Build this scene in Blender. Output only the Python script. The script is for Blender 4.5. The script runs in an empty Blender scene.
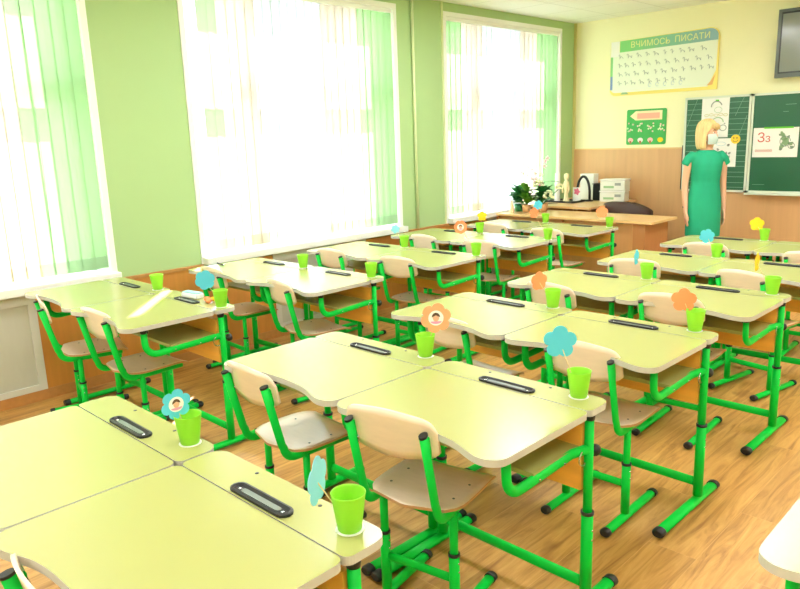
import bpy, bmesh, math, random
from mathutils import Vector, Matrix, Euler
R = math.radians
rnd = random.Random(7)
SC = bpy.context.scene
COL = SC.collection

# ------------------------------------------------------------------ camera
cd = bpy.data.cameras.new('camera'); cam = bpy.data.objects.new('camera', cd); COL.objects.link(cam)
rt = Vector((0.71514302, 0.69814694, -0.03407817)); up = Vector((-0.12699425, 0.17771949, 0.97585257)); fw = Vector((-0.68734484, 0.69354642, -0.2157555))
cam.matrix_world = Matrix(((rt.x, up.x, -fw.x, 2.46583), (rt.y, up.y, -fw.y, 0.0), (rt.z, up.z, -fw.z, 1.6168), (0, 0, 0, 1)))
cd.sensor_width = 36; cd.lens = 36 * 710.43 / 800; cd.clip_start = .02
SC.camera = cam

# ------------------------------------------------------------------ materials
def s2l(c):
    return tuple((x / 12.92 if x <= .04045 else ((x + .055) / 1.055) ** 2.4) for x in c)
def rgb(r, g, b): return s2l((r / 255, g / 255, b / 255)) + (1,)
MATS = {}
def mat(name, col, rough=.5, metal=0., coat=0., noise=0., nscale=(8, 8, 8), trans=0., spec=.5, bump=0.):
    if name in MATS: return MATS[name]
    m = bpy.data.materials.new(name); m.use_nodes = True; nt = m.node_tree; b = nt.nodes['Principled BSDF']
    b.inputs['Base Color'].default_value = col; b.inputs['Roughness'].default_value = rough; b.inputs['Metallic'].default_value = metal
    b.inputs['Coat Weight'].default_value = coat; b.inputs['Coat Roughness'].default_value = .12
    b.inputs['Specular IOR Level'].default_value = spec
    if noise or bump:
        tc = nt.nodes.new('ShaderNodeTexCoord'); mp = nt.nodes.new('ShaderNodeMapping'); mp.inputs['Scale'].default_value = nscale
        n = nt.nodes.new('ShaderNodeTexNoise'); n.inputs['Scale'].default_value = 1; n.inputs['Detail'].default_value = 5
        nt.links.new(tc.outputs['Object'], mp.inputs[0]); nt.links.new(mp.outputs[0], n.inputs['Vector'])
        if noise:
            cr = nt.nodes.new('ShaderNodeValToRGB')
            cr.color_ramp.elements[0].position = .3; cr.color_ramp.elements[1].position = .7
            cr.color_ramp.elements[0].color = tuple(c * (1 - noise) for c in col[:3]) + (1,)
            cr.color_ramp.elements[1].color = tuple(min(1, c * (1 + noise * .6)) for c in col[:3]) + (1,)
            nt.links.new(n.outputs['Fac'], cr.inputs[0]); nt.links.new(cr.outputs[0], b.inputs['Base Color'])
        if bump:
            bp = nt.nodes.new('ShaderNodeBump'); bp.inputs['Strength'].default_value = bump; bp.inputs['Distance'].default_value = .01
            nt.links.new(n.outputs['Fac'], bp.inputs['Height']); nt.links.new(bp.outputs[0], b.inputs['Normal'])
    if trans:
        t = nt.nodes.new('ShaderNodeBsdfTranslucent'); t.inputs[0].default_value = col
        mx = nt.nodes.new('ShaderNodeMixShader'); mx.inputs[0].default_value = trans
        out = nt.nodes['Material Output']
        nt.links.new(b.outputs[0], mx.inputs[1]); nt.links.new(t.outputs[0], mx.inputs[2]); nt.links.new(mx.outputs[0], out.inputs[0])
    MATS[name] = m; return m

TOP = mat('desk_laminate', rgb(168, 170, 102), .24, noise=.015, nscale=(3, 3, 3), spec=.75)
EDGE = mat('edge_band', rgb(196, 194, 184), .45)
GREEN = mat('green_paint', rgb(0, 202, 66), .4, spec=.2)
BLACK = mat('black_plastic', rgb(26, 27, 29), .42)
TRAY = mat('tray_plastic', rgb(118, 128, 122), .25)
CHROME = mat('chrome', rgb(205, 207, 210), .2, metal=1)
ORANGE = mat('beech_board', rgb(250, 184, 80), .45, noise=.08, nscale=(4, 30, 30))
PLY = mat('birch_plywood', rgb(240, 220, 196), .36, noise=.04, nscale=(14, 60, 60), coat=.5)
PLYE = mat('plywood_edge', rgb(196, 150, 104), .5)
CUP = mat('lime_plastic', rgb(174, 238, 74), .35, trans=.4)
WPAP = mat('white_paper', rgb(235, 235, 230), .7)
CBLUE = mat('blue_card', rgb(86, 200, 226), .7)
CPALE = mat('pale_blue_card', rgb(140, 218, 238), .7)
CORG = mat('orange_card', rgb(250, 150, 96), .7)
CPEACH = mat('peach_card', rgb(244, 168, 120), .7)
CYEL = mat('yellow_card', rgb(246, 206, 30), .7)
WOODST = mat('bamboo_skewer', rgb(222, 196, 140), .6)
SKIN = mat('skin', rgb(222, 172, 140), .5)
HAIR = mat('blonde_hair', rgb(232, 200, 138), .5, noise=.22, nscale=(60, 60, 6), bump=.4)
BROWNH = mat('brown_hair_print', rgb(96, 66, 46), .7)
DRESS = mat('green_dress_cloth', rgb(20, 164, 122), .75, noise=.10, nscale=(9, 9, 4), bump=.35)
MASK = mat('pale_face_mask', rgb(196, 216, 208), .8)
GWALL = mat('green_wall_paint', rgb(168, 199, 142), .75, noise=.015, nscale=(2, 2, 2))
YWALL = mat('yellow_wall_paint', rgb(238, 235, 192), .75, noise=.015, nscale=(2, 2, 2))
WHITE = mat('white_frame', rgb(238, 240, 238), .4)
SILLM = mat('white_sill', rgb(236, 238, 234), .3)
WCEIL = mat('ceiling_other', rgb(236, 236, 226), .85)
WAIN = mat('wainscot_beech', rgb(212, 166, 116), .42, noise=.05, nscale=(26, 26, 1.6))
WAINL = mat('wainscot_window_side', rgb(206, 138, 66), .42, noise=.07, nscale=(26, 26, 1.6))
BASEB = mat('baseboard_wood', rgb(190, 134, 76), .45, noise=.08, nscale=(3, 30, 30))
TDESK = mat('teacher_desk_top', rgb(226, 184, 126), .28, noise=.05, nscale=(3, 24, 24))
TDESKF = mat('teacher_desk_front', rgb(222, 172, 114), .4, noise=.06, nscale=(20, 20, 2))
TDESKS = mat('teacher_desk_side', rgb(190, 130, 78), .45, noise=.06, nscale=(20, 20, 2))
CHALK = mat('chalkboard_green', rgb(28, 94, 62), .4, noise=.08, nscale=(3, 3, 3))
CHALKL = mat('chalkboard_line', rgb(130, 176, 150), .6)
BFRAME = mat('board_frame', rgb(214, 222, 206), .4)
DARKL = mat('brown_leather', rgb(70, 46, 38), .5)
SCREENW = mat('radiator_screen_white', rgb(214, 212, 204), .4)
LEAF = mat('leaf_dark', rgb(44, 120, 52), .4, trans=.2)
LEAF2 = mat('leaf_light', rgb(86, 142, 40), .4, trans=.25)
PETW = mat('petal_cream', rgb(244, 244, 206), .6, trans=.3)
PETP = mat('petal_pink', rgb(242, 214, 222), .6, trans=.3)
POTG = mat('pot_green', rgb(40, 130, 80), .35)
POTT = mat('pot_tan', rgb(196, 150, 100), .6)
DISC = mat('off_white_plastic', rgb(224, 226, 214), .4)
CREAM = mat('cream_ceramic', rgb(226, 216, 170), .35)
PINK = mat('pink_print', rgb(222, 110, 140), .7)
GREYP = mat('grey_print', rgb(150, 156, 150), .8)
REDP = mat('red_print', rgb(206, 92, 78), .8)
GPOST = mat('poster_green', rgb(62, 172, 84), .6)
PALEG = mat('poster_pale_green', rgb(150, 186, 140), .8)
GBRT = mat('bright_green_strip', rgb(96, 200, 40), .7)
YSM = mat('yellow_magnet', rgb(244, 204, 40), .4)
WBOARD = mat('writing_poster_white', rgb(226, 234, 214), .5)
WBYEL = mat('writing_poster_yellow', rgb(240, 222, 120), .5)
WBBLU = mat('writing_poster_blue', rgb(140, 170, 170), .5)
WBGRN = mat('writing_poster_green', rgb(136, 204, 130), .5)
WBLINE = mat('writing_poster_script', rgb(150, 160, 162), .7)
TITLEY = mat('title_pale_yellow', rgb(224, 228, 150), .6)
TVB = mat('tv_frame', rgb(84, 92, 84), .25)
TVI = mat('tv_inner_frame', rgb(30, 32, 34), .2)
TVS = mat('tv_screen', rgb(128, 134, 126), .12)
PIPE = mat('painted_pipe', rgb(212, 224, 176), .5)

def tiles(name, base, line, w, h, mortar, axes='xy', rough=.8):
    m = bpy.data.materials.new(name); m.use_nodes = True; nt = m.node_tree; b = nt.nodes['Principled BSDF']; b.inputs['Roughness'].default_value = rough
    tc = nt.nodes.new('ShaderNodeTexCoord'); br = nt.nodes.new('ShaderNodeTexBrick'); br.offset = 0
    br.inputs['Scale'].default_value = 1; br.inputs['Brick Width'].default_value = w; br.inputs['Row Height'].default_value = h
    br.inputs['Mortar Size'].default_value = mortar; br.inputs['Color1'].default_value = base; br.inputs['Color2'].default_value = base; br.inputs['Mortar'].default_value = line
    nt.links.new(tc.outputs['Object'], br.inputs['Vector']); nt.links.new(br.outputs['Color'], b.inputs['Base Color'])
    return m
CEIL = tiles('ceiling_tiles', rgb(238, 238, 228), rgb(212, 212, 200), .6, .6, .006)

def floor_mat():
    m = bpy.data.materials.new('oak_laminate_planks'); m.use_nodes = True; nt = m.node_tree; N = nt.nodes.new; L = nt.links.new
    b = nt.nodes['Principled BSDF']; b.inputs['Roughness'].default_value = .36; b.inputs['Specular IOR Level'].default_value = .4
    tc = N('ShaderNodeTexCoord'); mp = N('ShaderNodeMapping'); mp.inputs['Rotation'].default_value = (0, 0, R(90)); L(tc.outputs['Object'], mp.inputs[0])
    br = N('ShaderNodeTexBrick'); br.offset = .37; br.inputs['Scale'].default_value = 1; br.inputs['Brick Width'].default_value = 1.25; br.inputs['Row Height'].default_value = .192
    br.inputs['Mortar Size'].default_value = .0012; br.inputs['Mortar Smooth'].default_value = .3
    br.inputs['Color1'].default_value = (0, 0, 0, 1); br.inputs['Color2'].default_value = (1, 1, 1, 1); br.inputs['Mortar'].default_value = (.5, .5, .5, 1)
    L(mp.outputs[0], br.inputs['Vector'])
    sc = N('ShaderNodeMapping'); sc.inputs['Scale'].default_value = (1.1, 11, 1); L(mp.outputs[0], sc.inputs[0])
    off = N('ShaderNodeVectorMath'); off.operation = 'MULTIPLY_ADD'; L(br.outputs['Color'], off.inputs[0]); off.inputs[1].default_value = (9, 23, 0); L(sc.outputs[0], off.inputs[2])
    n1 = N('ShaderNodeTexNoise'); n1.inputs['Scale'].default_value = 2.2; n1.inputs['Detail'].default_value = 8; n1.inputs['Roughness'].default_value = .62; n1.inputs['Distortion'].default_value = 1.2; L(off.outputs[0], n1.inputs['Vector'])
    cr = N('ShaderNodeValToRGB'); L(n1.outputs['Fac'], cr.inputs[0]); e = cr.color_ramp.elements
    e[0].position = .28; e[0].color = rgb(142, 98, 48); e[1].position = .72; e[1].color = rgb(208, 162, 96)
    k = e.new(.5); k.color = rgb(188, 141, 76)
    # sparse knots
    sc2 = N('ShaderNodeMapping'); sc2.inputs['Scale'].default_value = (2.0, 4.2, 1); L(mp.outputs[0], sc2.inputs[0])
    n2 = N('ShaderNodeTexNoise'); n2.inputs['Scale'].default_value = 1.5; n2.inputs['Detail'].default_value = 3; L(sc2.outputs[0], n2.inputs['Vector'])
    r2 = N('ShaderNodeMapRange'); r2.inputs['From Min'].default_value = .62; r2.inputs['From Max'].default_value = .78; L(n2.outputs['Fac'], r2.inputs['Value'])
    mx = N('ShaderNodeMix'); mx.data_type = 'RGBA'; L(r2.outputs[0], mx.inputs[0]); L(cr.outputs[0], mx.inputs[6]); mx.inputs[7].default_value = rgb(116, 70, 32)
    # plank tint
    hs = N('ShaderNodeHueSaturation'); mr = N('ShaderNodeMapRange'); mr.inputs['To Min'].default_value = .88; mr.inputs['To Max'].default_value = 1.12
    L(br.outputs['Color'], mr.inputs['Value']); L(mr.outputs[0], hs.inputs['Value']); L(mx.outputs[2], hs.inputs['Color'])
    m2 = N('ShaderNodeMix'); m2.data_type = 'RGBA'; L(br.outputs['Fac'], m2.inputs[0]); L(hs.outputs[0], m2.inputs[6]); m2.inputs[7].default_value = rgb(206, 160, 98)
    L(m2.outputs[2], b.inputs['Base Color'])
    return m
FLOOR = floor_mat()

def glass_mat():
    m = bpy.data.materials.new('window_glass'); m.use_nodes = True; nt = m.node_tree; nt.nodes.remove(nt.nodes['Principled BSDF'])
    t = nt.nodes.new('ShaderNodeBsdfTransparent'); t.inputs[0].default_value = (.96, .98, .97, 1); g = nt.nodes.new('ShaderNodeBsdfGlossy'); g.inputs['Roughness'].default_value = .02
    mx = nt.nodes.new('ShaderNodeMixShader'); mx.inputs[0].default_value = .05
    nt.links.new(t.outputs[0], mx.inputs[1]); nt.links.new(g.outputs[0], mx.inputs[2]); nt.links.new(mx.outputs[0], nt.nodes['Material Output'].inputs[0])
    return m
GLASS = glass_mat()

def fabric(name, col, tr, thin=0.0):
    m = bpy.data.materials.new(name); m.use_nodes = True; nt = m.node_tree; nt.nodes.remove(nt.nodes['Principled BSDF'])
    t = nt.nodes.new('ShaderNodeBsdfTranslucent'); t.inputs[0].default_value = col; d = nt.nodes.new('ShaderNodeBsdfDiffuse'); d.inputs[0].default_value = col
    mx = nt.nodes.new('ShaderNodeMixShader'); mx.inputs[0].default_value = tr
    nt.links.new(d.outputs[0], mx.inputs[1]); nt.links.new(t.outputs[0], mx.inputs[2])
    out = nt.nodes['Material Output']
    if thin:
        tp = nt.nodes.new('ShaderNodeBsdfTransparent'); tp.inputs[0].default_value = col; m2 = nt.nodes.new('ShaderNodeMixShader'); m2.inputs[0].default_value = thin
        nt.links.new(mx.outputs[0], m2.inputs[1]); nt.links.new(tp.outputs[0], m2.inputs[2]); nt.links.new(m2.outputs[0], out.inputs[0])
    else: nt.links.new(mx.outputs[0], out.inputs[0])
    return m
BL = {'g': fabric('blind_green', rgb(138, 172, 122), .45, .04), 'p': fabric('blind_peach', rgb(178, 168, 154), .45, .05), 'w': fabric('blind_white', rgb(180, 187, 190), .45, .08)}
BH = {'g': fabric('hem_green', rgb(132, 160, 120), .3), 'p': fabric('hem_peach', rgb(176, 164, 140), .3), 'w': fabric('hem_white', rgb(176, 180, 176), .3)}

# ------------------------------------------------------------------ mesh helpers
class MB:
    """collects shapes, one mesh object out"""
    def __init__(s): s.v = []; s.f = []; s.m = []; s.mats = []; s.sm = []
    def mi(s, m):
        if m not in s.mats: s.mats.append(m)
        return s.mats.index(m)
    def add(s, vs, fs, m, smooth=False):
        o = len(s.v); s.v += [tuple(v) for v in vs]; k = s.mi(m)
        for f in fs: s.f.append([o + i for i in f]); s.m.append(k); s.sm.append(smooth)
        return s
    def box(s, a, b, m, bev=0.):
        x0, y0, z0 = a; x1, y1, z1 = b
        if bev:
            bm = bmesh.new(); bmesh.ops.create_cube(bm, size=1)
            for v in bm.verts: v.co = Vector(((x0 + x1) / 2 + v.co.x * (x1 - x0), (y0 + y1) / 2 + v.co.y * (y1 - y0), (z0 + z1) / 2 + v.co.z * (z1 - z0)))
            bmesh.ops.bevel(bm, geom=bm.edges[:], offset=bev, segments=2, affect='EDGES', profile=.5)
            s.add([v.co for v in bm.verts], [[v.index for v in f.verts] for f in (bm.verts.index_update() or bm.faces)], m); bm.free(); return s
        vs = [(x0, y0, z0), (x1, y0, z0), (x1, y1, z0), (x0, y1, z0), (x0, y0, z1), (x1, y0, z1), (x1, y1, z1), (x0, y1, z1)]
        return s.add(vs, [(0, 3, 2, 1), (4, 5, 6, 7), (0, 1, 5, 4), (1, 2, 6, 5), (2, 3, 7, 6), (3, 0, 4, 7)], m)
    def prism(s, poly, z0, z1, mtop, mside=None, mbot=None, fn=None):
        """poly CCW in xy, extruded in z; fn maps local->world"""
        n = len(poly); fn = fn or (lambda p: p)
        vs = [fn((x, y, z0)) for x, y in poly] + [fn((x, y, z1)) for x, y in poly]
        s.add(vs, [list(range(n, 2 * n))], mtop); s.add(vs, [list(range(n - 1, -1, -1))], mbot or mtop)
        s.add(vs, [(i, (i + 1) % n, n + (i + 1) % n, n + i) for i in range(n)], mside or mtop)
        return s
    def tube(s, path, r, m, seg=10, caps=True, flat=None, upv=None):
        """r number or list; flat=(a,b) scale of the section"""
        P = [Vector(p) for p in path]; n = len(P); rs = r if isinstance(r, (list, tuple)) else [r] * n
        T = [(P[min(i + 1, n - 1)] - P[max(i - 1, 0)]).normalized() for i in range(n)]
        u = Vector(upv) if upv else (Vector((0, 0, 1)) if abs(T[0].z) < .9 else Vector((1, 0, 0)))
        vs = []; a, b = flat or (1, 1)
        for i in range(n):
            x = T[i].cross(u)
            if x.length < 1e-5: x = T[i].cross(Vector((0, 1, 0)))
            x.normalize(); y = x.cross(T[i]).normalized(); u = y
            for k in range(seg):
                t = 2 * math.pi * k / seg; vs.append(P[i] + x * math.cos(t) * rs[i] * a + y * math.sin(t) * rs[i] * b)
        fs = [(i * seg + k, i * seg + (k + 1) % seg, (i + 1) * seg + (k + 1) % seg, (i + 1) * seg + k) for i in range(n - 1) for k in range(seg)]
        s.add(vs, fs, m, True)
        if caps: s.add(vs, [list(range(seg))[::-1], [(n - 1) * seg + k for k in range(seg)]], m)
        return s
    def lathe(s, prof, c, m, seg=20, smooth=True, close=False):
        vs = []; n = len(prof)
        for r, z in prof:
            for k in range(seg):
                t = 2 * math.pi * k / seg; vs.append((c[0] + r * math.cos(t), c[1] + r * math.sin(t), c[2] + z))
        fs = [(i * seg + k, i * seg + (k + 1) % seg, (i + 1) * seg + (k + 1) % seg, (i + 1) * seg + k) for i in range(n - 1) for k in range(seg)]
        s.add(vs, fs, m, smooth)
        if close: s.add(vs, [list(range(seg))[::-1], [(n - 1) * seg + k for k in range(seg)]], m)
        return s
    def ball(s, c, r, m, seg=14, rings=8):
        rx, ry, rz = r if isinstance(r, (tuple, list)) else (r, r, r)
        vs = []; fs = []
        for i in range(rings + 1):
            a = math.pi * i / rings
            for k in range(seg):
                t = 2 * math.pi * k / seg; vs.append((c[0] + rx * math.sin(a) * math.cos(t), c[1] + ry * math.sin(a) * math.sin(t), c[2] - rz * math.cos(a)))
        fs = [(i * seg + k, i * seg + (k + 1) % seg, (i + 1) * seg + (k + 1) % seg, (i + 1) * seg + k) for i in range(rings) for k in range(seg)]
        return s.add(vs, fs, m, True)
    def build(s, name, parent=None, merge=True):
        me = bpy.data.meshes.new(name); me.from_pydata(s.v, [], s.f)
        for m in s.mats: me.materials.append(m)
        me.polygons.foreach_set('material_index', s.m); me.polygons.foreach_set('use_smooth', s.sm)
        if merge:
            bm = bmesh.new(); bm.from_mesh(me); bmesh.ops.remove_doubles(bm, verts=bm.verts, dist=1e-6)
            bmesh.ops.dissolve_degenerate(bm, edges=bm.edges, dist=1e-7); bm.to_mesh(me); bm.free()
        o = bpy.data.objects.new(name, me); COL.objects.link(o)
        if parent: o.parent = parent
        return o

def tag(o, label=None, cat=None, group=None, kind=None):
    if label: o['label'] = label
    if cat: o['category'] = cat
    if group: o['group'] = group
    if kind: o['kind'] = kind
    return o
def empty(name, loc=(0, 0, 0), rz=0.):
    o = bpy.data.objects.new(name, None); COL.objects.link(o); o.location = loc; o.rotation_euler = (0, 0, rz); o.empty_display_size = .1
    return o
def struct(o): o['kind'] = 'structure'; return o
def copy_tree(o, parent=None):
    c = o.copy(); COL.objects.link(c)
    if parent: c.parent = parent
    for ch in list(o.children): copy_tree(ch, c)
    return c
def arc(cx, cy, r, a0, a1, n=5):
    return [(cx + r * math.cos(R(a0 + (a1 - a0) * i / n)), cy + r * math.sin(R(a0 + (a1 - a0) * i / n))) for i in range(n + 1)]
def spline(pts, n=6):
    out = []
    P = [pts[0]] + list(pts) + [pts[-1]]
    for i in range(1, len(P) - 2):
        for k in range(n):
            t = k / n; o = []
            for d in range(len(P[0])):
                a, b, c, e = P[i - 1][d], P[i][d], P[i + 1][d], P[i + 2][d]
                o.append(.5 * (2 * b + (c - a) * t + (2 * a - 5 * b + 4 * c - e) * t * t + (-a + 3 * b - 3 * c + e) * t ** 3))
            out.append(tuple(o))
    out.append(tuple(pts[-1])); return out
def text_mesh(txt, size, m, name, parent, mw, extrude=.0008, bold=0., xs=1.):
    cu = bpy.data.curves.new(name, 'FONT'); cu.body = txt; cu.size = size; cu.extrude = extrude; cu.align_x = 'LEFT'
    o = bpy.data.objects.new(name, cu); COL.objects.link(o)
    dg = bpy.context.evaluated_depsgraph_get(); me = bpy.data.meshes.new_from_object(o.evaluated_get(dg))
    bpy.data.objects.remove(o)
    me.transform(Matrix.Diagonal((xs, 1, 1, 1))); me.transform(mw); me.materials.clear(); me.materials.append(m)
    t = bpy.data.objects.new(name, me); COL.objects.link(t)
    if parent: t.parent = parent
    return t

# ------------------------------------------------------------------ room shell
XW, YF, XR, YB, ZC = -2.39, 8.11, 4.1, -3.1, 2.9
WT = .34
struct(MB().box((XW - WT, YB - .2, -.12), (XR + .2, YF + .2, 0), FLOOR).build('floor'))
struct(MB().box((XW - WT, YB - .2, ZC), (XR + .2, YF + .2, ZC + .1), CEIL).build('ceiling'))
WIN = [(-2.95, -.81), (-.08, 2.06), (2.79, 4.93), (5.66, 7.76)]     # openings along the window wall
ZS, ZT = .72, 2.78
w = MB(); ys = [YB] + [v for p in WIN for v in p] + [YF]
for i in range(0, len(ys), 2): w.box((XW - WT, ys[i], 0), (XW, ys[i + 1], ZC), GWALL)
for a, b in WIN:
    w.box((XW - WT, a, 0), (XW, b, ZS), GWALL); w.box((XW - WT, a, ZT), (XW, b, ZC), GWALL)
struct(w.build('wall_left'))
struct(MB().box((XW - WT, YF, 0), (XR + .2, YF + .15, ZC), YWALL).build('wall_front'))
struct(MB().box((XR, YB, 0), (XR + .15, YF, ZC), YWALL).build('wall_right'))
struct(MB().box((XW - WT, YB - .15, 0), (XR + .2, YB, ZC), YWALL).build('wall_back'))

# windows: frame with sashes set back in the reveal
for n, (a, b) in enumerate(WIN):
    f = MB(); x0, x1 = XW - .26, XW - .19; t = .06
    zb = ZS + .06
    f.box((x0, a, zb), (x1, a + t, ZT), WHITE); f.box((x0, b - t, zb), (x1, b, ZT), WHITE)
    f.box((x0, a, zb), (x1, b, zb + t), WHITE); f.box((x0, a, ZT - t), (x1, b, ZT), WHITE)
    for k in (1, 2):
        y = a + (b - a) * k / 3; f.box((x0, y - .045, zb), (x1, y + .045, ZT), WHITE)
    f.box((x0, a, 1.93), (x1, b, 2.06), WHITE)
    root = f.build('window_%d' % (n + 1)); struct(root)
    MB().box((x0 + .03, a + .03, zb + .03), (x0 + .036, b - .03, ZT - .03), GLASS).build('window_pane', root)
    # thin white casing around the opening
    c = MB(); k = .035
    c.box((XW - .06, a - k, ZS), (XW + .012, a, ZT + k), WHITE); c.box((XW - .06, b, ZS), (XW + .012, b + k, ZT + k), WHITE)
    c.box((XW - .06, a, ZT), (XW + .012, b, ZT + k), WHITE); c.build('casing', root)
    lin = MB(); lin.box((XW - .19, a, ZS), (XW + .0121, a + .008, ZT), WHITE); lin.box((XW - .19, b - .008, ZS), (XW + .0121, b, ZT), WHITE); lin.box((XW - .19, a + .008, ZT - .008), (XW + .0121, b - .008, ZT), WHITE); lin.build('reveal_lining', root)
    MB().box((XW - .19, a - .03, .72), (XW + .09, b + .03, .775), SILLM, .006).build('sill', root)

# vertical blinds
def blind(n, a, b, label):
    cols = [(.137, 'g'), (.290, 'p'), (.607, 'w'), (.79, 'p'), (1.01, 'g')]
    W = b - a; root = empty('vertical_blind', (XW - .03, a, 0)); tag(root, label, 'blind', 'vertical blinds in the windows')
    y0, y1 = .13 if n == 2 else .02, W - .009
    N = 24; p = (y1 - y0) / N; s = MB(); hmb = MB()
    for i in range(N):
        u = y0 + (i + .5) * p; c = next(k for f, k in cols if u / W < f)
        wdt = p * 1.08
        if n == 2 and i == 1: wdt = p * .70
        h = wdt / 2; tilt = .006 + rnd.uniform(-.004, .006)
        sec = [(-tilt, u - h), (-.002 + .004 * rnd.random(), u), (tilt, u + h)]
        zs = (.885, 2.735)
        vs = [(x, y, z) for z in zs for x, y in sec]
        s.add(vs, [(0, 1, 4, 3), (1, 2, 5, 4)], BL[c])
        vs = [(x + .0015, y, z) for z in (.80, .885) for x, y in sec]
        hmb.add(vs, [(0, 1, 4, 3), (1, 2, 5, 4)], BH[c])
    s.build('slats', root, merge=False); hmb.build('slat_hems', root, merge=False)
    MB().box((-.025, .005, 2.735), (.022, W - .005, 2.775), WHITE).build('head_rail', root)
    MB().tube([(.018, W * .83, 2.73), (.020, W * .835, 1.6), (.018, W * .83, .95)], .0022, GREYP, 6).build('control_chain', root)
blind(0, *WIN[0], 'pale striped vertical blind in the window behind the camera')
blind(1, *WIN[1], 'vertical blind in the window at the far left edge, with hanging control chain')
blind(2, *WIN[2], 'widest striped vertical blind, in the middle window with sun gap at its left edge')
blind(3, *WIN[3], 'vertical blind in the window nearest the chalkboard, behind the potted flowers')

# wainscot, trims, baseboards
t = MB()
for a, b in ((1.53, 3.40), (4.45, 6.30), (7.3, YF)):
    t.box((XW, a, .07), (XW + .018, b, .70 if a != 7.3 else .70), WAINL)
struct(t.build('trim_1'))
t = MB()
for a, b in ((2.10, 2.755), (4.97, 5.63), (7.80, YF)): t.box((XW, a, .70), (XW + .03, b, .722), BASEB)
struct(t.build('trim_2'))
struct(MB().box((XW + .02, YF - .018, .07), (XR, YF, 1.385), WAIN).build('trim_3'))
struct(MB().box((XW + .02, YF - .022, 1.385), (XR, YF, 1.40), mat('trim_beech_edge', rgb(226, 190, 130), .5)).build('trim_4'))
struct(MB().box((XW, YB, 0), (XW + .022, YF, .07), BASEB).build('baseboard_left'))
struct(MB().box((XW + .022, YF - .03, 0), (XR, YF, .07), BASEB).build('baseboard_front'))
struct(MB().box((XW, 5.60, .72), (XW + .012, 5.622, ZC), PIPE).build('trim_5'))
struct(MB().box((XW, YF - .03, .72), (XW + .025, YF, ZC), mat('corner_trim', rgb(206, 200, 130), .6)).build('trim_6'))
# heating pipe between windows
tag(MB().tube([(XW + .02, 5.17, .72), (XW + .02, 5.17, 2.9)], .014, PIPE, 10).build('wall_conduit'), 'thin pale vertical conduit on the green wall between the last two windows', 'pipe')

# radiator screens (white framed mesh panels) under the windows
def mesh_mat():
    m = bpy.data.materials.new('woven_screen'); m.use_nodes = True; nt = m.node_tree; b = nt.nodes['Principled BSDF']
    tc = nt.nodes.new('ShaderNodeTexCoord'); mp = nt.nodes.new('ShaderNodeMapping'); mp.inputs['Scale'].default_value = (1, 5, 1.2)
    n = nt.nodes.new('ShaderNodeTexNoise'); n.inputs['Scale'].default_value = 2.5
    cr = nt.nodes.new('ShaderNodeValToRGB'); cr.color_ramp.elements[0].color = rgb(190, 186, 172); cr.color_ramp.elements[1].color = rgb(206, 204, 192)
    nt.links.new(tc.outputs['Object'], mp.inputs[0]); nt.links.new(mp.outputs[0], n.inputs['Vector']); nt.links.new(n.outputs['Fac'], cr.inputs[0]); nt.links.new(cr.outputs[0], b.inputs['Base Color'])
    b.inputs['Roughness'].default_value = .6; return m
MESHM = mesh_mat()
for (a, b), lab in (((-.05, 1.53), 'white framed radiator screen under the left window, beside the nearest window-side chairs'), ((3.40, 4.45), 'white framed radiator screen under the middle window'), ((6.30, 7.3), 'white framed radiator screen under the window nearest the chalkboard')):
    r = empty('radiator_screen', (XW, a, 0)); tag(r, lab, 'radiator screen', 'radiator screens under the windows'); W = b - a
    MB().box((.002, .04, .11), (.012, W - .04, .66), MESHM).build('screen_panel', r)
    f = MB(); f.box((0, 0, .07), (.024, .05, .71), SCREENW); f.box((0, W - .05, .07), (.024, W, .71), SCREENW); f.box((0, .05, .65), (.024, W - .05, .71), SCREENW); f.box((0, .05, .07), (.024, W - .05, .11), SCREENW)
    f.build('screen_frame', r)

# ------------------------------------------------------------------ desks
def panel_outline():
    near = [(-.349, -.40), (-.347, -.445), (-.335, -.468), (-.310, -.485), (-.275, -.487), (-.23, -.474), (-.17, -.452), (-.10, -.440), (0, -.436), (.10, -.440), (.17, -.452), (.23, -.474), (.275, -.487), (.310, -.485), (.335, -.468), (.347, -.445), (.349, -.40)]
    p = [(x, y) for x, y in spline(near, 3)]
    p += arc(.349 - .025, -.0022 - .025, .025, 0, 90) + arc(-.349 + .025, -.0022 - .025, .025, 90, 180)
    return p
def strip_outline():
    return arc(-.349 + .022, .0022 + .022, .022, 180, 270) + arc(.349 - .022, .0022 + .022, .022, 270, 360) + arc(.349 - .045, .134 - .045, .045, 0, 90) + arc(-.349 + .045, .134 - .045, .045, 90, 180)
def capsule(cx, cy, L, w, n=6):
    r = w / 2
    return arc(cx + L / 2 - r, cy, r, -90, 90, n) + arc(cx - L / 2 + r, cy, r, 90, 270, n)
H0 = .75
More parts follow.
